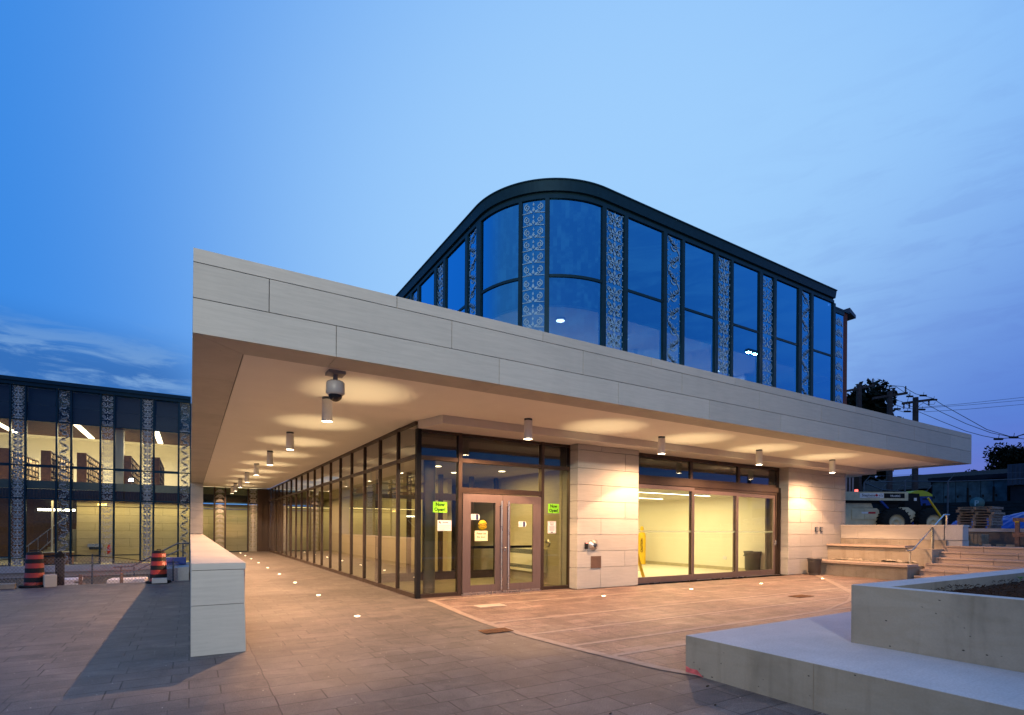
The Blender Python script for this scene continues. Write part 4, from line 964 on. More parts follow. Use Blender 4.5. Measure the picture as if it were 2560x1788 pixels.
# ================================================================== LIBRARY WING (left background)
lib = thing('library_wing', 'two storey glazed library wing with scroll patterned glass strips, lit inside', 'building', (-5, 36, -.6))
LYY = 36.0; LZ = [-.55, 2.9, 4.58, 6.89, 8.62]
oe = [(-11.36, -10.80), (-9.56, -9.0), (-7.76, -7.19), (-5.96, -5.38), (-4.14, -3.56), (-2.35, -1.77), (-.57, .0)]
lo = [(1.24, 1.79), (3.03, 3.56)]
fm = MB()
styl = [2, 3, 2, 1, 0, 2, 1]
for i, (a, b) in enumerate(oe):
    ornament((a+.03, LYY), (b-.03, LYY), LZ, styl[i], 'glass_lib', lib, hm=.46)
    for x in (a, b): fm.box(x-.035, x+.035, LYY-.10, LYY+.06, -.55, 8.62)
    for z in LZ[1:-1]: fm.box(a+.036, b-.036, LYY-.03, LYY+.04, z-.03, z+.03)
def libwin(x0, x1, zs, gls):
    m = MB()
    for z in zs[1:-1]: m.box(x0+.0355, x1-.0355, LYY-.04, LYY+.04, z-(.07 if abs(z-4.58) < .1 else .03), z+(.07 if abs(z-4.58) < .1 else .03))
    if zs[0] < 0: m.box(x0+.0355, x1-.0355, LYY-.04, LYY+.04, -.11, -.06)
    m.box(x0+.0355, x1-.0355, LYY-.05, LYY+.04, zs[0], zs[0]+.05)
    for e_ in (x0+.0355, x1-.0555): m.box(e_, e_+.02, LYY-.035, LYY+.035, zs[0], zs[-1])
    f = m.build('window', 'teal', lib)
    for k_, (a, b) in enumerate(zip(zs, zs[1:])):
        MB().quad((x0, LYY, a), (x1, LYY, a), (x1, LYY, b), (x0, LYY, b)).build('pane', gls, f)
    if zs[-1] > 7: sp_ = MB(); sp_.box(x0, x1, LYY+.25, LYY+.27, 6.95, 7.75); sp_.box(x0, x1, LYY+.22, LYY+.26, 7.76, 7.86); sp_.box(x0, x1, LYY+.45, LYY+.47, 7.87, 8.62); sp_.build('spandrel', 'spandrel_lib', f)
for (a, b), (c, d) in zip(oe, oe[1:]): libwin(b, c, LZ, 'glass_lib')
libwin(-14, oe[0][0], LZ, 'glass_lib')
libwin(0.0, 1.24, [0.0, 2.94, 3.85], 'glass_lib'); libwin(1.79, 3.03, [0.0, 2.94, 3.85], 'glass_lib')
for i, (a, b) in enumerate(lo):
    ornament((a+.02, LYY), (b-.02, LYY), [0, 2.94, 3.85], (3, 2)[i], 'glass_lib', lib, hm=.40)
fb = MB()
for a, b in lo:
    for x in (a, b): fb.box(x-.035, x+.035, LYY-.10, LYY+.06, 0, 3.86)
fb.box(3.6, 3.80, LYY-.1, LYY+.1, 0, 3.86); fb.box(3.801, 4.2, LYY-.02, LYY+.1, 0, 3.86)
fb.build('end_frame', 'bronze', lib)
fm.build('facade_frame', 'teal', lib)
MB().box(.05, 3.6, 36.2, 36.22, 2.95, 3.86).build('end_spandrel', 'reveal', lib)
rp = MB(); rp.box(-14, .0, LYY-.16, LYY+.3, 8.62, 8.80); rp.box(-14, .0, LYY-.25, LYY+.3, 8.801, 8.99); rp.box(-14, 0, LYY+.301, 52, 8.7, 8.8); rp.build('roof_edge', 'teal', lib)
cb = MB(); cb.box(-40, -.02, 35.55, 36.1, -.88, -.56); cb.box(-40, -.02, 35.8, 36.1, -1.2, -.881); cb.build('base_ledge', 'conc_top', lib)
# interior
fl = MB(); fl.box(-14, 4.1, 36.25, 52, 3.55, 3.80); fl.box(-14, -.02, 36.12, 50, -1.0, -.58); fl.build('floor_slab', 'ceil_in', lib)
MB().box(-14, 4.1, 36.18, 36.24, 3.42, 3.84).build('slab_edge', simple('green_glass_edge', (.16, .17, .07), .3), lib)
ss = MB()
for i in range(150): x = -13.9+i*.12; ss.box(x, x+.05, 36.30, 36.42, 2.92, 3.41)
ss.box(-14, 4.1, 36.43, 36.46, 2.92, 3.41); ss.build('lower_slats', 'slat', lib)
us = MB()
for i in range(26): y = 36.6+i*.22; us.box(-14, .0, y, y+.09, 6.95, 7.05)
us.build('upper_slats', 'slat', lib)
sw = MB(); zc = [(-.57+.45*i, -.57+.45*(i+1)) for i in range(8)]
clad(sw, 'y', 38.0, -1, -5.42, 4.1, zc[:7], [[-4.6+1.6*k_+.8*(i % 2) for k_ in range(6)] for i in range(7)], .05)
sw.build('stone_wall', 'stone_in', lib); MB().box(-5.4, 4.1, 38.052, 38.1, -.56, 2.62).build('wall_core', 'mortar', lib)
MB().box(-5.42, 4.1, 37.98, 38.1, 2.63, 2.91).build('wall_head', 'stone_in', lib)
iw = MB(); iw.box(-14, 4.1, 51, 51.2, 3.8, 8.6); iw.box(-14, 4.1, 42.4, 51, 7.9, 8.0); iw.box(3.9, 4.1, 36.3, 50.9, 3.8, 7.8); iw.build('inner_wall', 'white_wall', lib)
MB().box(-14, 0, 45, 45.1, -.5, 3.4).build('lower_back_wall', 'slat', lib)
MB().box(-3.72, -3.25, 37.2, 37.6, 3.801, 7.6).build('white_column', 'white_wall', lib)
ub = MB(); ub.box(-14, .0, 42.3, 42.38, 7.06, 7.9); ub.build('ceiling_drop', 'white_wall', lib)
for i, x in enumerate((-12.4, -8.75, -5.22, -1.68)):
    t = thing('library_light', f"{['leftmost', 'second from left', 'third from left', 'rightmost'][i]} long bright strip light on the upper library ceiling", 'ceiling light', (x, 41, 7.06), 0, 'long strip lights in the library')
    MB().box(x-.13, x+.13, 36.45, 41.5, 6.88, 6.92).build('diffuser', 'em_lib', t); MB().box(x-.16, x+.16, 36.4, 41.55, 6.921, 6.945).build('housing', 'white', t)
area('library_upper_light', (-6, 42, 6.9), 11, 8, 2600, (1, .84, .54)); area('library_lower_light', (-3.2, 37.2, 2.85), 7, .9, 110, (1, .76, .31)); area('library_end_light', (2, 37.1, 2.8), 3.6, .9, 30, (1, .76, .31))
area('library_stair_light', (-10, 40, 2.7), 6, 4, 50, (1, .80, .40))
for i, x in enumerate((-11.6, -10.1, -8.35, -6.66, -5.15, -3.12, -1.75)):
    t = thing('bookcase', f"{['far left', 'second from left', 'third from left', 'fourth from left', 'middle', 'second from right', 'rightmost'][i]} tall wooden bookcase on the upper library floor", 'bookcase', (x, 37.6, 3.8), 0, 'tall bookcases on the upper library floor')
    w_ = .42; MB().box(x-w_/2, x+w_/2, 37.5, 37.56, 3.802, 5.55).build('end_panel', 'wood', t)
    sh = MB(); sh.box(x-w_/2, x+w_/2, 37.561, 44, 5.50, 5.55); sh.box(x-.02, x+.02, 37.561, 44, 3.802, 5.499)
    for k_ in range(5): sh.box(x+.021, x+w_/2, 37.561, 44, 3.80+.34*k_+.01, 3.83+.34*k_+.01)
    for k_ in range(8): sh.box(x+.021, x+w_/2-.002, 38.4+.8*k_, 38.43+.8*k_, 3.842, 5.498)
    sh.build('shelf', 'shelf_dark', t); bks = MB()
    for k_ in range(5):
        y = 37.6
        while y < 43.9:
            y += .05+.05*rnd.random() if rnd.random() < .8 else .3
            h_ = .18+.09*rnd.random(); bks.box(x+.03, x+w_/2-.03, y, y+.04, 3.845+.34*k_, 3.845+.34*k_+h_)
    tag(bks.build('books', 'books1', t), kind='stuff')
# lower stair and counter behind the left bays
t = thing('stair', 'pale stair flight with a lit handrail behind the lower library glass', 'stairs', (-7, 40, -.58)); b = MB()
for i in range(12): b.box(-7.6+.18*i-.02, -7.6+.18*(i+1), 39.4, 41.0, -.578, -.40+.17*i)
b.build('flight', 'col_conc', t); b = MB(); b.bar((-7.8, 39.3, .3), (-6.0, 39.3, 2.1), .05, .05); b.bar((-7.3, 39.3, .0), (-6.6, 39.3, .8), .04, .05)
for i in range(5): b.box(-7.7+.4*i, -7.68+.4*i, 39.29, 39.31, -.4+.38*i, .42+.38*i)
b.build('railing', 'steel', t)
b = MB()
for i in range(46): b.box(-7.15+i*.04-.002, -7.15+i*.04+.002, 37.6, 37.604, -.5, 2.9)
for z in (-.3, .2, .7, 1.2, 1.7, 2.2): b.box(-7.16, -5.4, 37.596, 37.600, z, z+.01)
b.build('mesh_screen', 'dark_metal', lib)
t = thing('reception_desk', 'wood fronted counter behind the lower library glass', 'counter', (-6.3, 37.2, -.58)); MB().box(-7.15, -5.45, 36.9, 37.4, -.578, .05).build('front', 'wood', t); MB().box(-7.18, -5.42, 36.85, 37.45, .051, .10).build('top', 'white', t)
t = thing('linear_light', 'bright strip light above the stair inside the lower library', 'ceiling light', (-6.4, 38.4, 2.4)); MB().box(-7.15, -5.55, 38.38, 38.46, 2.32, 2.44).build('diffuser', 'em_strip', t)
b = MB(); b.box(-6.42, -6.34, 37.45, 37.53, -.57, 2.9); b.build('white_post', 'white', lib)
t = thing('fire_extinguisher', 'red fire extinguisher on the stone wall behind the library glass', 'fire extinguisher', (-3.95, 37.85, .2)); b = MB(); b.lathe([(0, -.3), (.08, -.3), (.08, .12), (.03, .2), (.03, .25), (0, .25)], 16); b.build('cylinder', 'red', t, True); MB().box(-.05, .06, -.02, .02, .25, .31).build('valve', 'black', t, True)
t = thing('drinking_fountain', 'steel wall fountain on the stone wall behind the library glass', 'fountain', (-4.55, 37.8, .3)); MB().box(-.33, .33, -.2, .19, .02, .2).build('basin', 'steel', t, True); MB().box(-.28, .28, -.1, .19, -.12, .019).build('cover', 'dark_metal', t, True)
t = thing('exit_lamp', 'small yellow lit lamp on the ceiling slats behind the library glass', 'lamp', (-4.2, 37.3, 2.7)); MB().box(-.2, .2, -.05, .05, -.05, .05).build('diffuser', emit('yellow_lamp', (1, .55, .08), 7), t, True)

# ================================================================== LEFT: CONSTRUCTION EDGE
def barrel(x, y, z, label, rz):
    t = thing('traffic_barrel', label, 'traffic barrel', (x, y, z), rz, 'orange and black construction barrels')
    b = MB(); prof = [(.262, .0), (.258, .08), (.252, .082), (.250, .215), (.246, .217), (.243, .35), (.237, .352), (.235, .485), (.230, .487), (.227, .62), (.221, .622), (.219, .745), (.213, .747), (.210, .865), (.205, .867), (.190, .93), (.15, .95), (.0, .955)]
    b.lathe(prof, 32); b.v = [(p[0], p[1], p[2]+.06) for p in b.v]
    for i in range(len(b.mi)): 
        band = i//32; b.mi[i] = 1 if band in (2, 3, 6, 7, 10, 11, 14, 15, 16, 17) else 0
    b.build('body', ['orange', 'black'], t, True)
    s2_ = MB()
    for z_ in (.06+.335, .06+.675): pass
    h = MB(); h.tube([(-.13, 0, .98), (-.12, 0, 1.045), (.12, 0, 1.045), (.13, 0, .98)], .014, 8); h.build('handle', 'black', t, True)
    MB().lathe([(0, .06), (.36, .06), (.38, .03), (.38, 0), (0, 0)], 28).build('base', 'black', t, True); t.scale = (.78, .78, .86)
barrel(-3.30, 17.45, 0.004, 'striped construction barrel at the far left beside a stone block', .4)
barrel(-.72, 17.25, .004, 'striped construction barrel near the low wall, with a block on its base', 1.2)
def block(x, y, z, sx, sy, sz, rz, mat, name, label, cat):
    o = MB().box(-sx/2, sx/2, -sy/2, sy/2, 0, sz).build(name, mat); o.location = (x, y, z); o.rotation_euler = (0, 0, rz)
    md = o.modifiers.new('bevel', 'BEVEL'); md.width = .008; md.segments = 2; return tag(o, label, cat)
block(-2.98, 17.3, .004, .24, .24, .30, .3, 'stone', 'stone_block', 'upright pale stone block beside the far left barrel', 'block')
block(-3.9, 17.2, .004, .6, .3, .12, .1, 'conc', 'concrete_block', 'flat grey concrete slab at the foot of the far left barrel', 'block')
block(-.68, 16.95, .02, .34, .2, .13, .0, 'conc_top', 'concrete_block', 'grey block weighing down the base of the barrel near the low wall', 'block')
def pallet(x, y, z, rz, load, label):
    t = thing('pallet', label, 'pallet', (x, y, z), rz); b = MB()
    for i in range(6): b.box(-.6, .6, -.5+i*.18, -.4+i*.18, .10, .12)
    for i in range(3): b.box(-.6+i*.55, -.5+i*.55, -.5, .5, .0, .099)
    b.build('deck', 'pallet', t, True)
    if load:
        o = MB(); rr = random.Random(int(x*10))
        for k_ in range(load): o.box(-.55+rr.uniform(0, .1), .5+rr.uniform(-.2, .08), -.45, .42, .125+k_*.06, .18+k_*.06)
        o2 = o.build('stone_slabs', 'paper'); o2.location = (x, y, z); o2.rotation_euler = (0, 0, rz); tag(o2, 'stack of pale stone slabs on the '+label, 'stone slabs')
pallet(-3.3, 20.3, -.35, .1, 3, 'wooden pallet behind the fence right of the black post'); pallet(-1.6, 20.4, -.35, -.05, 2, 'wooden pallet behind the fence near the handrail')
pallet(-5.4, 19.6, -.35, .2, 2, 'wooden pallet behind the fence left of the black post')
t = thing('black_post', 'short thick black post standing behind the mesh fence', 'post', (-3.0, 18.6, -.35)); MB().cyl(0, 0, 0, 1.13, .10, n=16).build('sleeve', 'black', t, True); MB().cyl(0, 0, 1.13, 1.19, .075, .03, n=16).build('cap', 'black', t, True)
for x, y, l in ((-2.55, 18.5, 'left of two short timber stakes behind the mesh fence'), (-1.65, 18.6, 'right of two short timber stakes behind the mesh fence')):
    block(x, y, -.35, .08, .08, .55, .2, 'timber', 'timber_stake', l, 'stake')
rr5 = random.Random(5)
lp = MB()
for i in range(7): lp.obox((-5.2+.05*i, 18.9+.12*i, -.35+.05*(i % 3)), (1.9, .1*rr5.uniform(-1, 1), 0), (0, .10, 0), (0, 0, .045))
tag(lp.build('lumber_pile', 'timber'), 'loose pile of boards lying behind the mesh fence at the far left', 'lumber')
for i, (x, y, sx, sz, mt, l) in enumerate(((-2.9, 19.4, .5, .22, 'stone', 'pale block behind the fence between the two timber stakes'), (-4.5, 18.4, .3, .2, 'timber', 'small brown block left of the black post'), (-1.25, 18.5, .25, .18, 'paver_stone', 'small grey block near the right barrel'), (-2.1, 19.2, .7, .14, 'paver_stone', 'flat grey slab pile between the stakes and the right barrel'), (-6.1, 18.8, .6, .35, 'shelf_dark', 'dark bin like block at the far left edge behind the fence'), (-3.6, 19.0, .45, .12, 'timber', 'flat brown board stack beside the black post'))):
    block(x, y, -.35, sx, .3, sz, .2*i, mt, 'stone_block' if mt != 'timber' else 'timber_block', l, 'block')
cf = thing('mesh_fence', 'sagging wire mesh construction fence across the left background', 'fence', (-4, 18.2, 0))
b = MB(); 
def fy(x): return 17.95+.25*math.sin(x*.6)
def ftop(x): return .72+.07*math.sin(x*1.7)-.12*max(0, x+1.6)
sx0, sx1, stp_ = -9.0, -.25, .075
x = sx0
while x < sx1+1:
    for sg in (1, -1):
        pts = []
        for k_ in range(12):
            z = -.28+k_*.09; xx = x+sg*(z+.28)*.8
            if sx0 < xx < sx1 and z < ftop(xx): pts.append((xx, fy(xx), z))
        if len(pts) > 1: 
            for p, q in zip(pts, pts[1:]): b.add([p, q, (q[0]+.009, q[1], q[2]), (p[0]+.009, p[1], p[2])], [(0, 1, 2, 3)])
    x += stp_
b.build('wire_mesh', 'chain', cf)
b = MB(); b.tube([(sx0+i*.25, fy(sx0+i*.25), ftop(sx0+i*.25)-.02) for i in range(36)], .010, 6); b.build('top_wire', 'black', cf)
for x in (-7.6, -5.2, -2.2, -.4): MB().tube([(x, fy(x)+.03, -.4), (x, fy(x)+.03, ftop(x)+.02)], .02, 8).build('post', 'dark_metal', cf)
t = thing('safety_netting', 'sagging orange safety netting hung on the fence near the right barrel', 'netting', (-1.5, 18.4, 0)); b = MB()
for i in range(26):
    for sg in (1, -1):
        x0 = -2.6+i*.08; b.add([(x0, 18.45, .05+.012*i), (x0+sg*.25, 18.45, .30+.013*i), (x0+sg*.25+.007, 18.45, .30+.013*i), (x0+.007, 18.45, .05+.012*i)], [(0, 1, 2, 3)])
b.build('net', 'orange_net', t)
t = thing('ramp_handrail', 'twin grey pipe handrail sloping up behind the right barrel', 'handrail', (-1, 20, -.35)); b = MB()
b.tube([(-2.1, 21.2, .20), (-1.6, 21.2, .22), (-.35, 21.2, .95), (.0, 21.2, .95)], .025, 8); b.tube([(-2.0, 20.6, .05), (-1.5, 20.6, .08), (-.3, 20.6, .75)], .022, 8); b.build('rail', 'dark_metal', t)
for x, z in ((-1.9, .2), (-1.55, .2), (-.2, .93)): MB().tube([(x, 21.2, -1.15), (x, 21.2, z)], .022, 8).build('post', 'dark_metal', t)
t = thing('concrete_ramp', 'pale concrete ramp end beside the low wall behind the right barrel', 'ramp', (-.4, 19, 0)); MB().prism([(-1.05, -.3), (-.75, .28), (-.02, .34), (-.02, -.3)], 18.3, 20.5, 'y').build('ramp_body', 'conc_top', t)
block(-.45, 19.6, .34, .7, .3, .22, 0, 'blue_plastic', 'blue_crate', 'blue crate on the concrete ramp beside the low wall', 'crate')

# ================================================================== RIGHT BACKGROUND
RZ = -YAW
ZG = 1.2
# telehandler, side on, boom to the left
th = thing('telehandler', 'cream and black rough terrain telehandler parked behind the seating wall', 'construction vehicle', tuple(at(2210.3, 1300, 29.5).xy)+(ZG,), RZ)
b = MB(); b.prism([(-3.2, .62), (-3.2, 1.57), (-.72, 1.57), (-.6, 1.45), (-.52, .62)], -.45, .45, 'y'); b.prism([(.45, .75), (.50, 1.63), (.97, 1.63), (1.35, 1.36), (1.35, .95), (1.0, .75)], -.5, .5, 'y'); b.box(-3.2, 2.0, -.4, .4, .50, .615)
b.build('body', 'cream', th, True)
b = MB(); b.box(-2.1, -1.42, -.49, -.451, .95, 1.50); b.box(-1.40, -.68, -.49, -.451, .95, 1.50); b.prism([(-3.0, 1.575), (-3.0, 1.85), (-1.0, 1.85), (-.9, 1.60)], -.4, .3, 'y'); b.build('engine_cover', 'cream', th, True)
b = MB(); b.box(-3.4, .87, -.62, -.25, 1.99, 2.46); b.build('boom', 'cream', th, True)
b = MB(); b.box(-3.2, .70, -.5, .3, 1.87, 1.985); b.box(-.2, .5, -.4, .4, 1.45, 1.86); b.build('lift_frame', 'black', th, True)
b = MB(); b.bar((-.62, -.55, 1.99), (-.20, -.55, 1.55), .10, .14, (0, 1, 0)); b.build('lift_cylinder', 'blue_plastic', th, True)
dec = MB(); dec.box(-1.77, -.47, -.628, -.622, 2.12, 2.38)
o = dec.build('sign_plate', 'paper', th, True); tx = MB(); text_into(tx, 'Stephens', .20, (-1.66, -.632, 2.205), (1, 0, 0), (0, 0, 1), .002, 'LEFT'); text_into(tx, "n's", .20, (-.74, -.632, 2.205), (1, 0, 0), (0, 0, 1), .002, 'LEFT'); tx.box(-1.38, -.68, -.633, -.631, 2.15, 2.162); tx.build('lettering', 'ink', o, True)
mlf = MB(); lf = [(0, -.09), (.02, -.05), (.07, -.06), (.06, -.03), (.11, .01), (.08, .02), (.09, .06), (.04, .045), (.05, .09), (.02, .08), (0, .12)]; lf += [(-a, c) for a, c in lf[::-1][1:-1]]
mlf.add([(-.86+a*.85, -.634, 2.26+c*.85) for a, c in lf], [tuple(range(len(lf)))]); mlf.build('leaf_emblem', 'red', o, True)
o = MB().box(-.45, .67, -.628, -.622, 2.12, 2.38).build('model_plate', 'black', th, True); text_into(MB(), 'VR-642C', .15, (.16, -.632, 2.19), (1, 0, 0), (0, 0, 1), .003).build('lettering', 'paper', o, True)
MB().box(-1.58, -1.22, -.498, -.491, 1.27, 1.37).build('small_decal', 'paper', th, True); MB().box(-1.215, -.82, -.498, -.491, 1.27, 1.37).build('red_decal', 'red', th, True)
def wheel(x, y):
    b = MB(); b.lathe([(.40, -.24), (.72, -.24), (.78, -.18), (.78, .18), (.72, .24), (.40, .24)], 36, (0, 0, 0), 'y')
    for i in range(24):
        a = 2*math.pi*i/24; c, s_ = math.cos(a), math.sin(a)
        for sg in (-1, 1): b.obox((c*.765-s_*.04, sg*.02, s_*.765+c*.04), (c*.035, 0, s_*.035), (-s_*.10, sg*.22, c*.10), (-s_*.06, 0, c*.06))
    o = b.build('wheel', 'tyre', th, True); o.location = (x, y, .80)
    r_ = MB(); r_.lathe([(0, -.10), (.14, -.12), (.16, -.2), (.19, -.12), (.38, -.16), (.42, -.245), (.45, -.22), (.40, -.1)], 28, (0, 0, 0), 'y'); r_.build('rim', 'cream', o, True)
for x in (0, 2.0, -3.6): wheel(x, -.75)
cb_ = MB(); cb_.prism([(.90, 1.64), (.90, 2.36), (1.05, 2.42), (1.72, 2.40), (1.85, 1.5), (1.75, .9), (1.36, .9), (1.36, 1.38)], -.3, .55, 'y'); cb_.build('cab', 'black', th, True)
fk = MB(); fk.box(2.35, 2.80, -.6, .6, 1.0, 1.77); fk.box(2.45, 2.55, -.5, -.38, .1, 1.9); fk.box(2.45, 2.55, .3, .42, .1, 1.9); fk.box(2.56, 3.0, -.5, .5, .15, .99); fk.bar((1.7, 0, 1.3), (2.36, 0, 1.3), .3, .3, (0, 1, 0)); fk.build('fork_carriage', 'black', th, True)
MB().box(1.41, 1.55, -.34, -.30, 2.0, 2.16).build('mirror', 'paper', th, True)
MB().cyl(-1.75, -.3, 2.47, 2.60, .08, n=12).build('beacon', 'em_red', th, True)
# portable toilet
pt = thing('portable_toilet', 'blue portable toilet with a curved yellow green roof behind the telehandler', 'portable toilet', tuple(at(2280, 1290, 32).xy)+(ZG,), RZ)
MB().box(-.70, .70, -.6, .6, .1, 2.40).build('cabin', 'blue_plastic', pt, True)
b = MB(); b.prism([(-.74, 2.402), (.74, 2.402), (.72, 2.50), (.45, 2.66), (.14, 2.74), (-.14, 2.74), (-.45, 2.66), (-.72, 2.50)], -.63, .63, 'y'); b.build('roof', 'yellow_green', pt, True)
b = MB(); b.box(-.46, .46, -.63, -.601, .2, 2.15); b.build('door', 'blue_plastic', pt, True); b = MB()
for i in range(4): b.box(.15, .45, -.612, -.602, 2.18+.03*i, 2.195+.03*i)
b.build('vent', 'black', pt, True); MB().box(-.55, .55, -.55, .55, 0, .099).build('skid', 'dark_metal', pt, True)
gp = thing('guy_guard', 'slanting yellow plastic guy wire guard on the right yard', 'guy guard', (0, 0, 0)); 
a_, b_ = at(2320, 1245, 27), at(2352, 1292, 27); MB().tube([a_, b_], .05, 8).build('sleeve', 'yellow', gp)
# pallet stack
ps = thing('pallet_stack', 'tall stack of weathered wooden pallets on the upper terrace', 'pallet stack', (24.72, 7.72, 1.655), 0)
for i in range(8):
    b = MB(); dy = rnd.uniform(-.06, .06); dx = rnd.uniform(-.04, .04); z = .098*i
    for k_ in range(6): b.box(-.5+dx+.19*k_, -.40+dx+.19*k_, -.5+dy, .5+dy, z+.078, z+.092)
    for k_ in range(3): b.box(-.5+dx, .55+dx, -.5+dy+.45*k_, -.42+dy+.45*k_, z+.018, z+.077)
    for k_ in range(3): b.box(-.5+dx+.47*k_, -.38+dx+.47*k_, -.5+dy, .5+dy, z, z+.017)
    b.build('pallet', 'pallet', ps, True)
# tarp
tp = MB(); nx, ny = 46, 20; vs = []; r4 = random.Random(11)
for j in range(ny+1):
    for i in range(nx+1):
        u = i/nx; v = j/ny; y = 9.25-u*7.6; x = 26.0+v*2.2
        hgt = .70+.10*math.sin(u*9+.6)+.42*math.exp(-((u-.34)/.14)**2)+.36*math.exp(-((u-.60)/.22)**2); z = 1.2+hgt*math.sin(min(1, v*1.9)*math.pi/2)*(1 if v < .7 else 1-(v-.7)*1.2)+r4.uniform(-.03, .03)
        vs.append((x, y, z))
tp.add(vs, [(j*(nx+1)+i, (j+1)*(nx+1)+i, (j+1)*(nx+1)+i+1, j*(nx+1)+i+1) for j in range(ny) for i in range(nx)], False)
tag(tp.build('tarpaulin', 'tarp'), 'crumpled bright blue tarpaulin over heaped material behind the pallets', 'tarpaulin')
# ledge wall of the terrace, bricks and timber frame
lg = thing('terrace_wall', 'low grey rendered wall with a pale top behind the steps', 'wall', (24, 5, 1.08)); MB().box(23.85, 24.0, -8, 8.2, 1.085, 1.53).build('face', simple('grey_render', (.15, .14, .135), .9, var=.15), lg); MB().box(23.8, 24.3, -8, 8.2, 1.532, 1.652).build('top', 'conc_top', lg)
bs = thing('brick_stack', 'neat stack of grey paving bricks beside the end of the seating wall', 'brick stack', (22.9, 7.5, 1.08)); b = MB()
for k_ in range(6):
    for i in range(4):
        for j in range(3):
            if k_ == 5 and (i > 2): continue
            b.box(22.7+.21*j, 22.9+.21*j, 7.05+.11*i-.02, 7.145+.11*i-.02, 1.083+.062*k_, 1.14+.062*k_)
b.build('bricks', 'paver_stone', bs)
for i in range(13):
    y = 7.0-.33*i-rnd.random()*.1; o = MB().box(-.1, .1, -.05, .05, 0, .06).build('loose_brick', ['paver_stone', 'tread', 'paver_stone'][i % 3]); o.location = (21.62+rnd.random()*.3, y, 1.083); o.rotation_euler = (0, 0, rnd.uniform(.9, 2.2))
    tag(o, f"loose paving brick on the top step, {['first', 'second', 'third', 'fourth', 'fifth', 'sixth', 'seventh', 'eighth', 'ninth', 'tenth', 'eleventh', 'twelfth', 'last'][i]} from the brick stack", 'brick', 'loose bricks along the top step')
tf = thing('timber_crate', 'brown timber frame crate holding bags at the right edge', 'crate', (22.6, 5.7, 1.08)); b = MB()
for y in (6.05, 4.7):
    for x in (22.4, 23.3): MB().box(x-.05, x+.05, y-.05, y+.05, 1.083, 1.98).build('post', 'timber', tf)
b = MB(); b.box(22.34, 22.349, 4.6, 6.15, 1.38, 1.52); b.box(22.34, 22.349, 4.6, 6.15, 1.86, 1.98); b.box(22.35, 23.3, 4.66, 6.0, 1.40, 1.46); b.box(22.35, 23.4, 6.101, 6.13, 1.86, 1.98); b.box(22.35, 23.4, 6.101, 6.13, 1.38, 1.52); b.build('board', 'timber', tf)
b = MB(); b.box(22.331, 22.34, 6.0, 6.10, 1.84, 1.87); b.build('yellow_strap', 'yellow', tf)
for i in range(3):
    y = 5.7-.42*i; o = MB(); o.prism([(-.17, 0), (.17, 0), (.13, .34), (-.10, .36)], -.25, .25, 'x'); o2 = o.build('sack', ['black', 'paper', 'can'][i]); o2.location = (22.8, y, 1.463); md = o2.modifiers.new('b', 'BEVEL'); md.width = .05; md.segments = 3
    tag(o2, f"{['dark', 'pale', 'grey'][i]} sack lying in the timber frame crate", 'sack')
# storage sheds with doors
sh = thing('storage_shed', 'long low storage shed with six pale locker doors at the far right', 'shed', (52, 17, 2.5)); k13 = 1.3
MB().box(52.05, 56, 14.6, 19.4, 2.4, 5.90).build('wall', 'shed_dark', sh); MB().box(51.7, 56.3, 14.5, 19.5, 5.55, 5.85).build('roof', 'shed_dark', sh)
yd = [19.3, 18.52, 17.74, 16.96, 16.18, 15.40, 14.62]
for i in range(6):
    d = MB().box(51.98, 52.04, yd[i+1]+.02, yd[i]-.02, 3.45, 5.52).build('door', 'shed', sh); MB().cyl(51.94, yd[i]-.15, 4.2, 4.37, .05, n=8).build('handle', 'black', d)
for y in (16.96, 15.4): MB().box(51.9, 51.96, y-.05, y+.05, 3.7, 4.95).build('bollard', 'black', sh)
s2h = thing('grey_container', 'ribbed grey container raised beside the locker shed at the right edge', 'container', (50, 13, 3.5)); b = MB(); b.box(50.1, 54, 8.6, 14.1, 4.85, 6.35)
for i in range(24): b.box(50.06, 50.1, 8.3+.24*i, 8.42+.24*i, 4.9, 6.3)
b.build('body', simple('container_grey', (.035, .055, .09), .6, 0, .2, 2), s2h); MB().box(50.4, 54, 8.6, 14.0, 3.2, 4.845).build('under_body', 'shed_dark', s2h); MB().box(50.3, 50.39, 9.5, 12.0, 3.3, 4.5).build('door', 'shed', s2h)
lwall = MB()
for i in range(9): lwall.box(47.0+.01*(i % 2), 47.3, -5, 24, 1.65+.22*i, 1.65+.22*i+.20)
tag(lwall.build('plank_wall', simple('plank_dark', (.012, .022, .030), .8, 0, .3, 3)), 'dark horizontal plank retaining wall below the sheds', 'wall')
tag(MB().box(47.3, 300, -60, 80, 1.66, 3.6).build('shed_yard', 'asphalt'), kind='structure')
sg = thing('round_sign', 'pale round sign with a P symbol leaning on the shed yard wall', 'sign', (46.8, 14.75, 3.5)); MB().lathe([(0, -.04), (.42, -.04), (.42, 0), (0, 0)], 28, (0, 0, 0), 'x').build('face', simple('sign_green', (.05, .14, .15), .6), sg, True)
m = MB(); text_into(m, 'P', .52, (-.05, .02, -.17), (0, -1, 0), (0, 0, 1), .01); m.build('lettering', simple('sign_white', (.30, .45, .5), .6), sg, True)
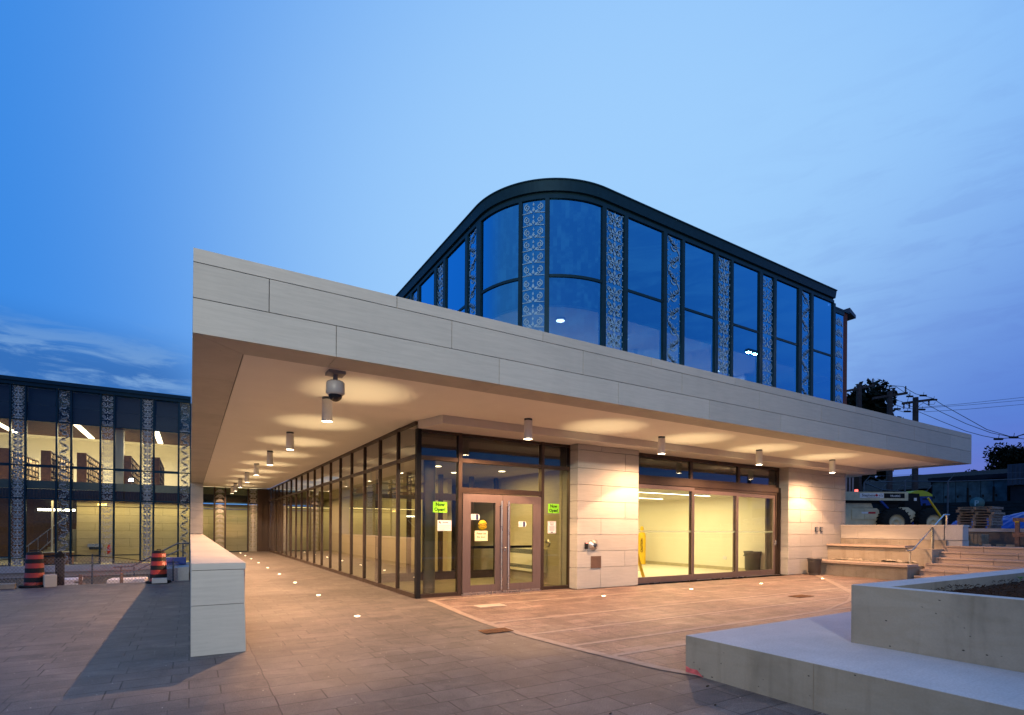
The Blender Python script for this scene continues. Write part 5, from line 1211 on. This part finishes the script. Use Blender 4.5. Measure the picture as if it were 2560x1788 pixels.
# dark house and roofs behind
hs = thing('dark_house', 'long dark low building with sloping roof behind the yard fence', 'building', (58, 24, 3.6)); MB().box(58, 70, 10, 40, 1.3, 5.4).build('wall', 'shed_dark', hs); MB().prism([(57, 5.4), (71, 5.4), (64, 7.3)], 12, 41, 'y').build('roof', simple('dark_roof', (.006, .009, .014), .8), hs)
ds = thing('striped_shed', 'black shed with pale vertical steel posts behind the telehandler', 'shed', tuple(at(2120, 1200, 34).xy)+(ZG,), RZ); MB().box(-1.9, .7, 0, 3, 0, 3.8).build('wall', 'reveal', ds, True)
for x in (-.20, .02, .22): MB().box(x, x+.10, -.08, -.02, .8, 3.75).build('steel_post', 'chain', ds, True)
# yard fence with angled arms
yf = thing('yard_fence', 'tall yard fence of pipe posts with angled barbed wire arms', 'fence', (36, 15, 1.65)); b = MB()
FP = [(2160, 31), (2203, 33), (2241, 34), (2262, 30), (2276, 36), (2316, 34), (2369, 30)]
tops = []
for u, d in FP:
    p = at(u, 1290, d); zt_ = 4.35 if d < 32 else 4.1; MB().tube([(p.x, p.y, ZG), (p.x, p.y, zt_)], .045, 8).build('post', 'dark_metal', yf); tops.append((p.x, p.y, zt_)); b.tube([(p.x, p.y, zt_), (p.x+.15, p.y-.25, zt_+.38)], .025, 6)
near = [tops[0], tops[3], tops[6], (tops[6][0]+3.6, tops[6][1]-6.5, 4.4)]; far = [tops[0], tops[1], tops[2], tops[4], tops[5]]
for ch in (near, far):
    for p, q in zip(ch, ch[1:]):
        b.tube([p, q], .03, 6); b.tube([(p[0]+.15, p[1]-.25, p[2]+.36), (q[0]+.15, q[1]-.25, q[2]+.36)], .008, 5)
b.build('rail', 'dark_metal', yf)
# utility poles and wires
def upole(u, v, d, label, arm, drop):
    top = at(u, v, d); t = thing('utility_pole', label, 'utility pole', (top.x, top.y, ZG), RZ, 'wooden utility poles behind the canopy'); h = top.z-ZG
    MB().tube([(0, 0, 0), (0, 0, h)], [.19, .155], 12).build('mast', 'pole', t, True)
    a = MB(); a.box(-arm[0], arm[1], -.06, .06, h-.34+0, h-.20); a.xform(lambda p: Vector((p.x, p.y, p.z+p.x*arm[2]))); a.build('crossarm', 'pole', t, True)
    for x in arm[3]:
        i_ = MB(); 
        for k_ in range(4): i_.cyl(x, 0, h-.22+x*arm[2]+drop*(.10*k_+.02), h-.22+x*arm[2]+drop*(.10*k_+.07), .055, n=10)
        i_.cyl(x, 0, h-.22+x*arm[2], h-.22+x*arm[2]+drop*.42, .025, n=8); i_.build('insulator', 'pole', t, True)
    return top, h
T1 = upole(2148, 961, 35, 'utility pole nearest the brick end wall, before the dark tree', (1.0, 1.0, .22, [.9]), 1)
T2 = upole(2225, 979, 34, 'middle utility pole with upright insulators on its crossarm', (1.1, 1.1, .16, [.28, 1.0]), 1)
T3 = upole(2289, 994, 34, 'utility pole nearest the canopy end, with hanging insulators', (.85, 1.15, .14, [-.75, -.4, .85]), -1)
wr = thing('overhead_wires', 'overhead power wires running from the utility poles to the right', 'power lines', (40, 10, 10)); b = MB()
def wire(pts, r=.016):
    P = [at(u, v, d) for u, v, d in pts]; out = []
    for p, q in zip(P, P[1:]): out += [p]
    out.append(P[-1]); MB().tube(out, r, 5).build('cable', 'black', wr)
def P4(x, y): return 2080+x*.20906, 940+y*.20906
def W(pts, d0, d1, r=.016): n = len(pts)-1; wire([(*P4(x, y), d0+(d1-d0)*i/n) for i, (x, y) in enumerate(pts)], r)
W([(1190, 262), (1330, 350), (1600, 500), (1850, 640), (2165, 735)], 33, 26); W([(1040, 290), (1300, 430), (1600, 570), (1900, 680), (2165, 735)], 34, 26)
W([(1030, 425), (1300, 540), (1600, 660), (1800, 715), (1990, 752)], 34, 26); W([(1990, 752), (2165, 737), (2400, 660)], 26, 26); W([(2165, 735), (2300, 755), (2500, 790)], 26, 26); W([(2165, 735), (2300, 700), (2500, 600)], 26, 26)
W([(1040, 378), (1600, 330), (2350, 250)], 40, 44, .014); W([(1040, 386), (1600, 350), (2350, 285)], 40, 44, .014); W([(1100, 430), (1600, 400), (2350, 335)], 40, 44, .014)
W([(640, 125), (715, 115), (850, 128), (1000, 215), (1190, 262)], 34, 33); W([(490, 100), (560, 120), (640, 125), (760, 125), (870, 200), (1000, 270)], 35, 34); W([(725, 280), (830, 305), (930, 360), (1000, 380)], 34, 34); W([(725, 330), (850, 380), (1000, 400)], 34, 34)
W([(715, 390), (850, 430), (1000, 432)], 34, 34); W([(560, 375), (715, 390)], 35, 34); W([(660, 130), (630, 180), (615, 230)], 34, 34, .012); W([(935, 180), (920, 240), (900, 310)], 34, 34, .012); W([(490, 120), (480, 170), (560, 220)], 35, 35, .012)
W([(520, 190), (600, 235)], 35, 35); W([(1100, 320), (1050, 350), (1030, 380)], 34, 34, .012); W([(1235, 310), (1220, 340), (1170, 340)], 33, 33, .012)
b = MB()
for x, y, d in ((1990, 755, 26), (2172, 735, 26), (1075, 403, 34), (590, 122, 34), (1090, 235, 33), (930, 245, 34), (1215, 285, 33), (780, 395, 34), (900, 425, 34)):
    p = at(*P4(x, y), d); b = MB(); b.tube([p-Rv*.2, p+Rv*.2], .06, 6); b.tube([p, p+Vector((.1, 0, .22))], .012, 5); b.build('clamp', 'black', wr)
# trees
def tree(name, cx, cy, z0, h, rad, label, seed, n=2600, ls=.22, flat=1.0):
    r = random.Random(seed); t = thing(name, label, 'tree', (cx, cy, z0)); b = MB()
    b.tube([(0, 0, 0), (.1, .05, h*.35), (-.05, 0, h*.7)], [rad*.09, rad*.06, rad*.02], 8)
    bl = []
    for i in range(16):
        a = r.uniform(0, 6.28); rr = rad*r.uniform(.25, .85); z = h*r.uniform(.42, .92); sc_ = rad*r.uniform(.22, .42); c = Vector((rr*math.cos(a)*(1.15-.6*z/h), rr*math.sin(a)*(1.15-.6*z/h), z)); bl.append((c, sc_))
        b.tube([(0, 0, h*r.uniform(.25, .5)), tuple(c*.6+Vector((0, 0, h*.2))), tuple(c)], [rad*.03, rad*.02, rad*.008], 5)
    b.build('trunk', 'bark', t, True); f = MB()
    for i in range(n):
        c, s_ = r.choice(bl); d = Vector((r.gauss(0, 1), r.gauss(0, 1), r.gauss(0, .8))); d = d.normalized()*s_*(r.random()**.4)*1.15; p = c+d
        a = Vector((r.gauss(0, 1), r.gauss(0, 1), r.gauss(0, 1))).normalized(); q = a.cross(Vector((r.gauss(0, 1), r.gauss(0, 1), 1))).normalized(); l_ = ls*r.uniform(.6, 1.3)
        f.add([p-a*l_*.5, p+q*l_*.28, p+a*l_*.5, p-q*l_*.28], [(0, 1, 2, 3)])
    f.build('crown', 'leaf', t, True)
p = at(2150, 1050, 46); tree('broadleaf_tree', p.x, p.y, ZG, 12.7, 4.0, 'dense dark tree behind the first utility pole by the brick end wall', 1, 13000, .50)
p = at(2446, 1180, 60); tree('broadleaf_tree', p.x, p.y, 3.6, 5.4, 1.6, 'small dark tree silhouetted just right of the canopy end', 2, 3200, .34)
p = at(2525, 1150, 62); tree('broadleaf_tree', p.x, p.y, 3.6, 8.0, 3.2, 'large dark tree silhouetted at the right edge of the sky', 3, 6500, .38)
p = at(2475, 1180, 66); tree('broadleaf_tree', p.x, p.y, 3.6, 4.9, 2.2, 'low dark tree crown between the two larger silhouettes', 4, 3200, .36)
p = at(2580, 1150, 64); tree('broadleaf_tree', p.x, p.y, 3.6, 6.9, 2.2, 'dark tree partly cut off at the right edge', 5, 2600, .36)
for k_ in bpy.data.materials:
    if k_.name in ('dark_roof', 'container_grey', 'plank_dark'): k_.node_tree.nodes['Principled BSDF'].inputs['Specular IOR Level'].default_value = .1
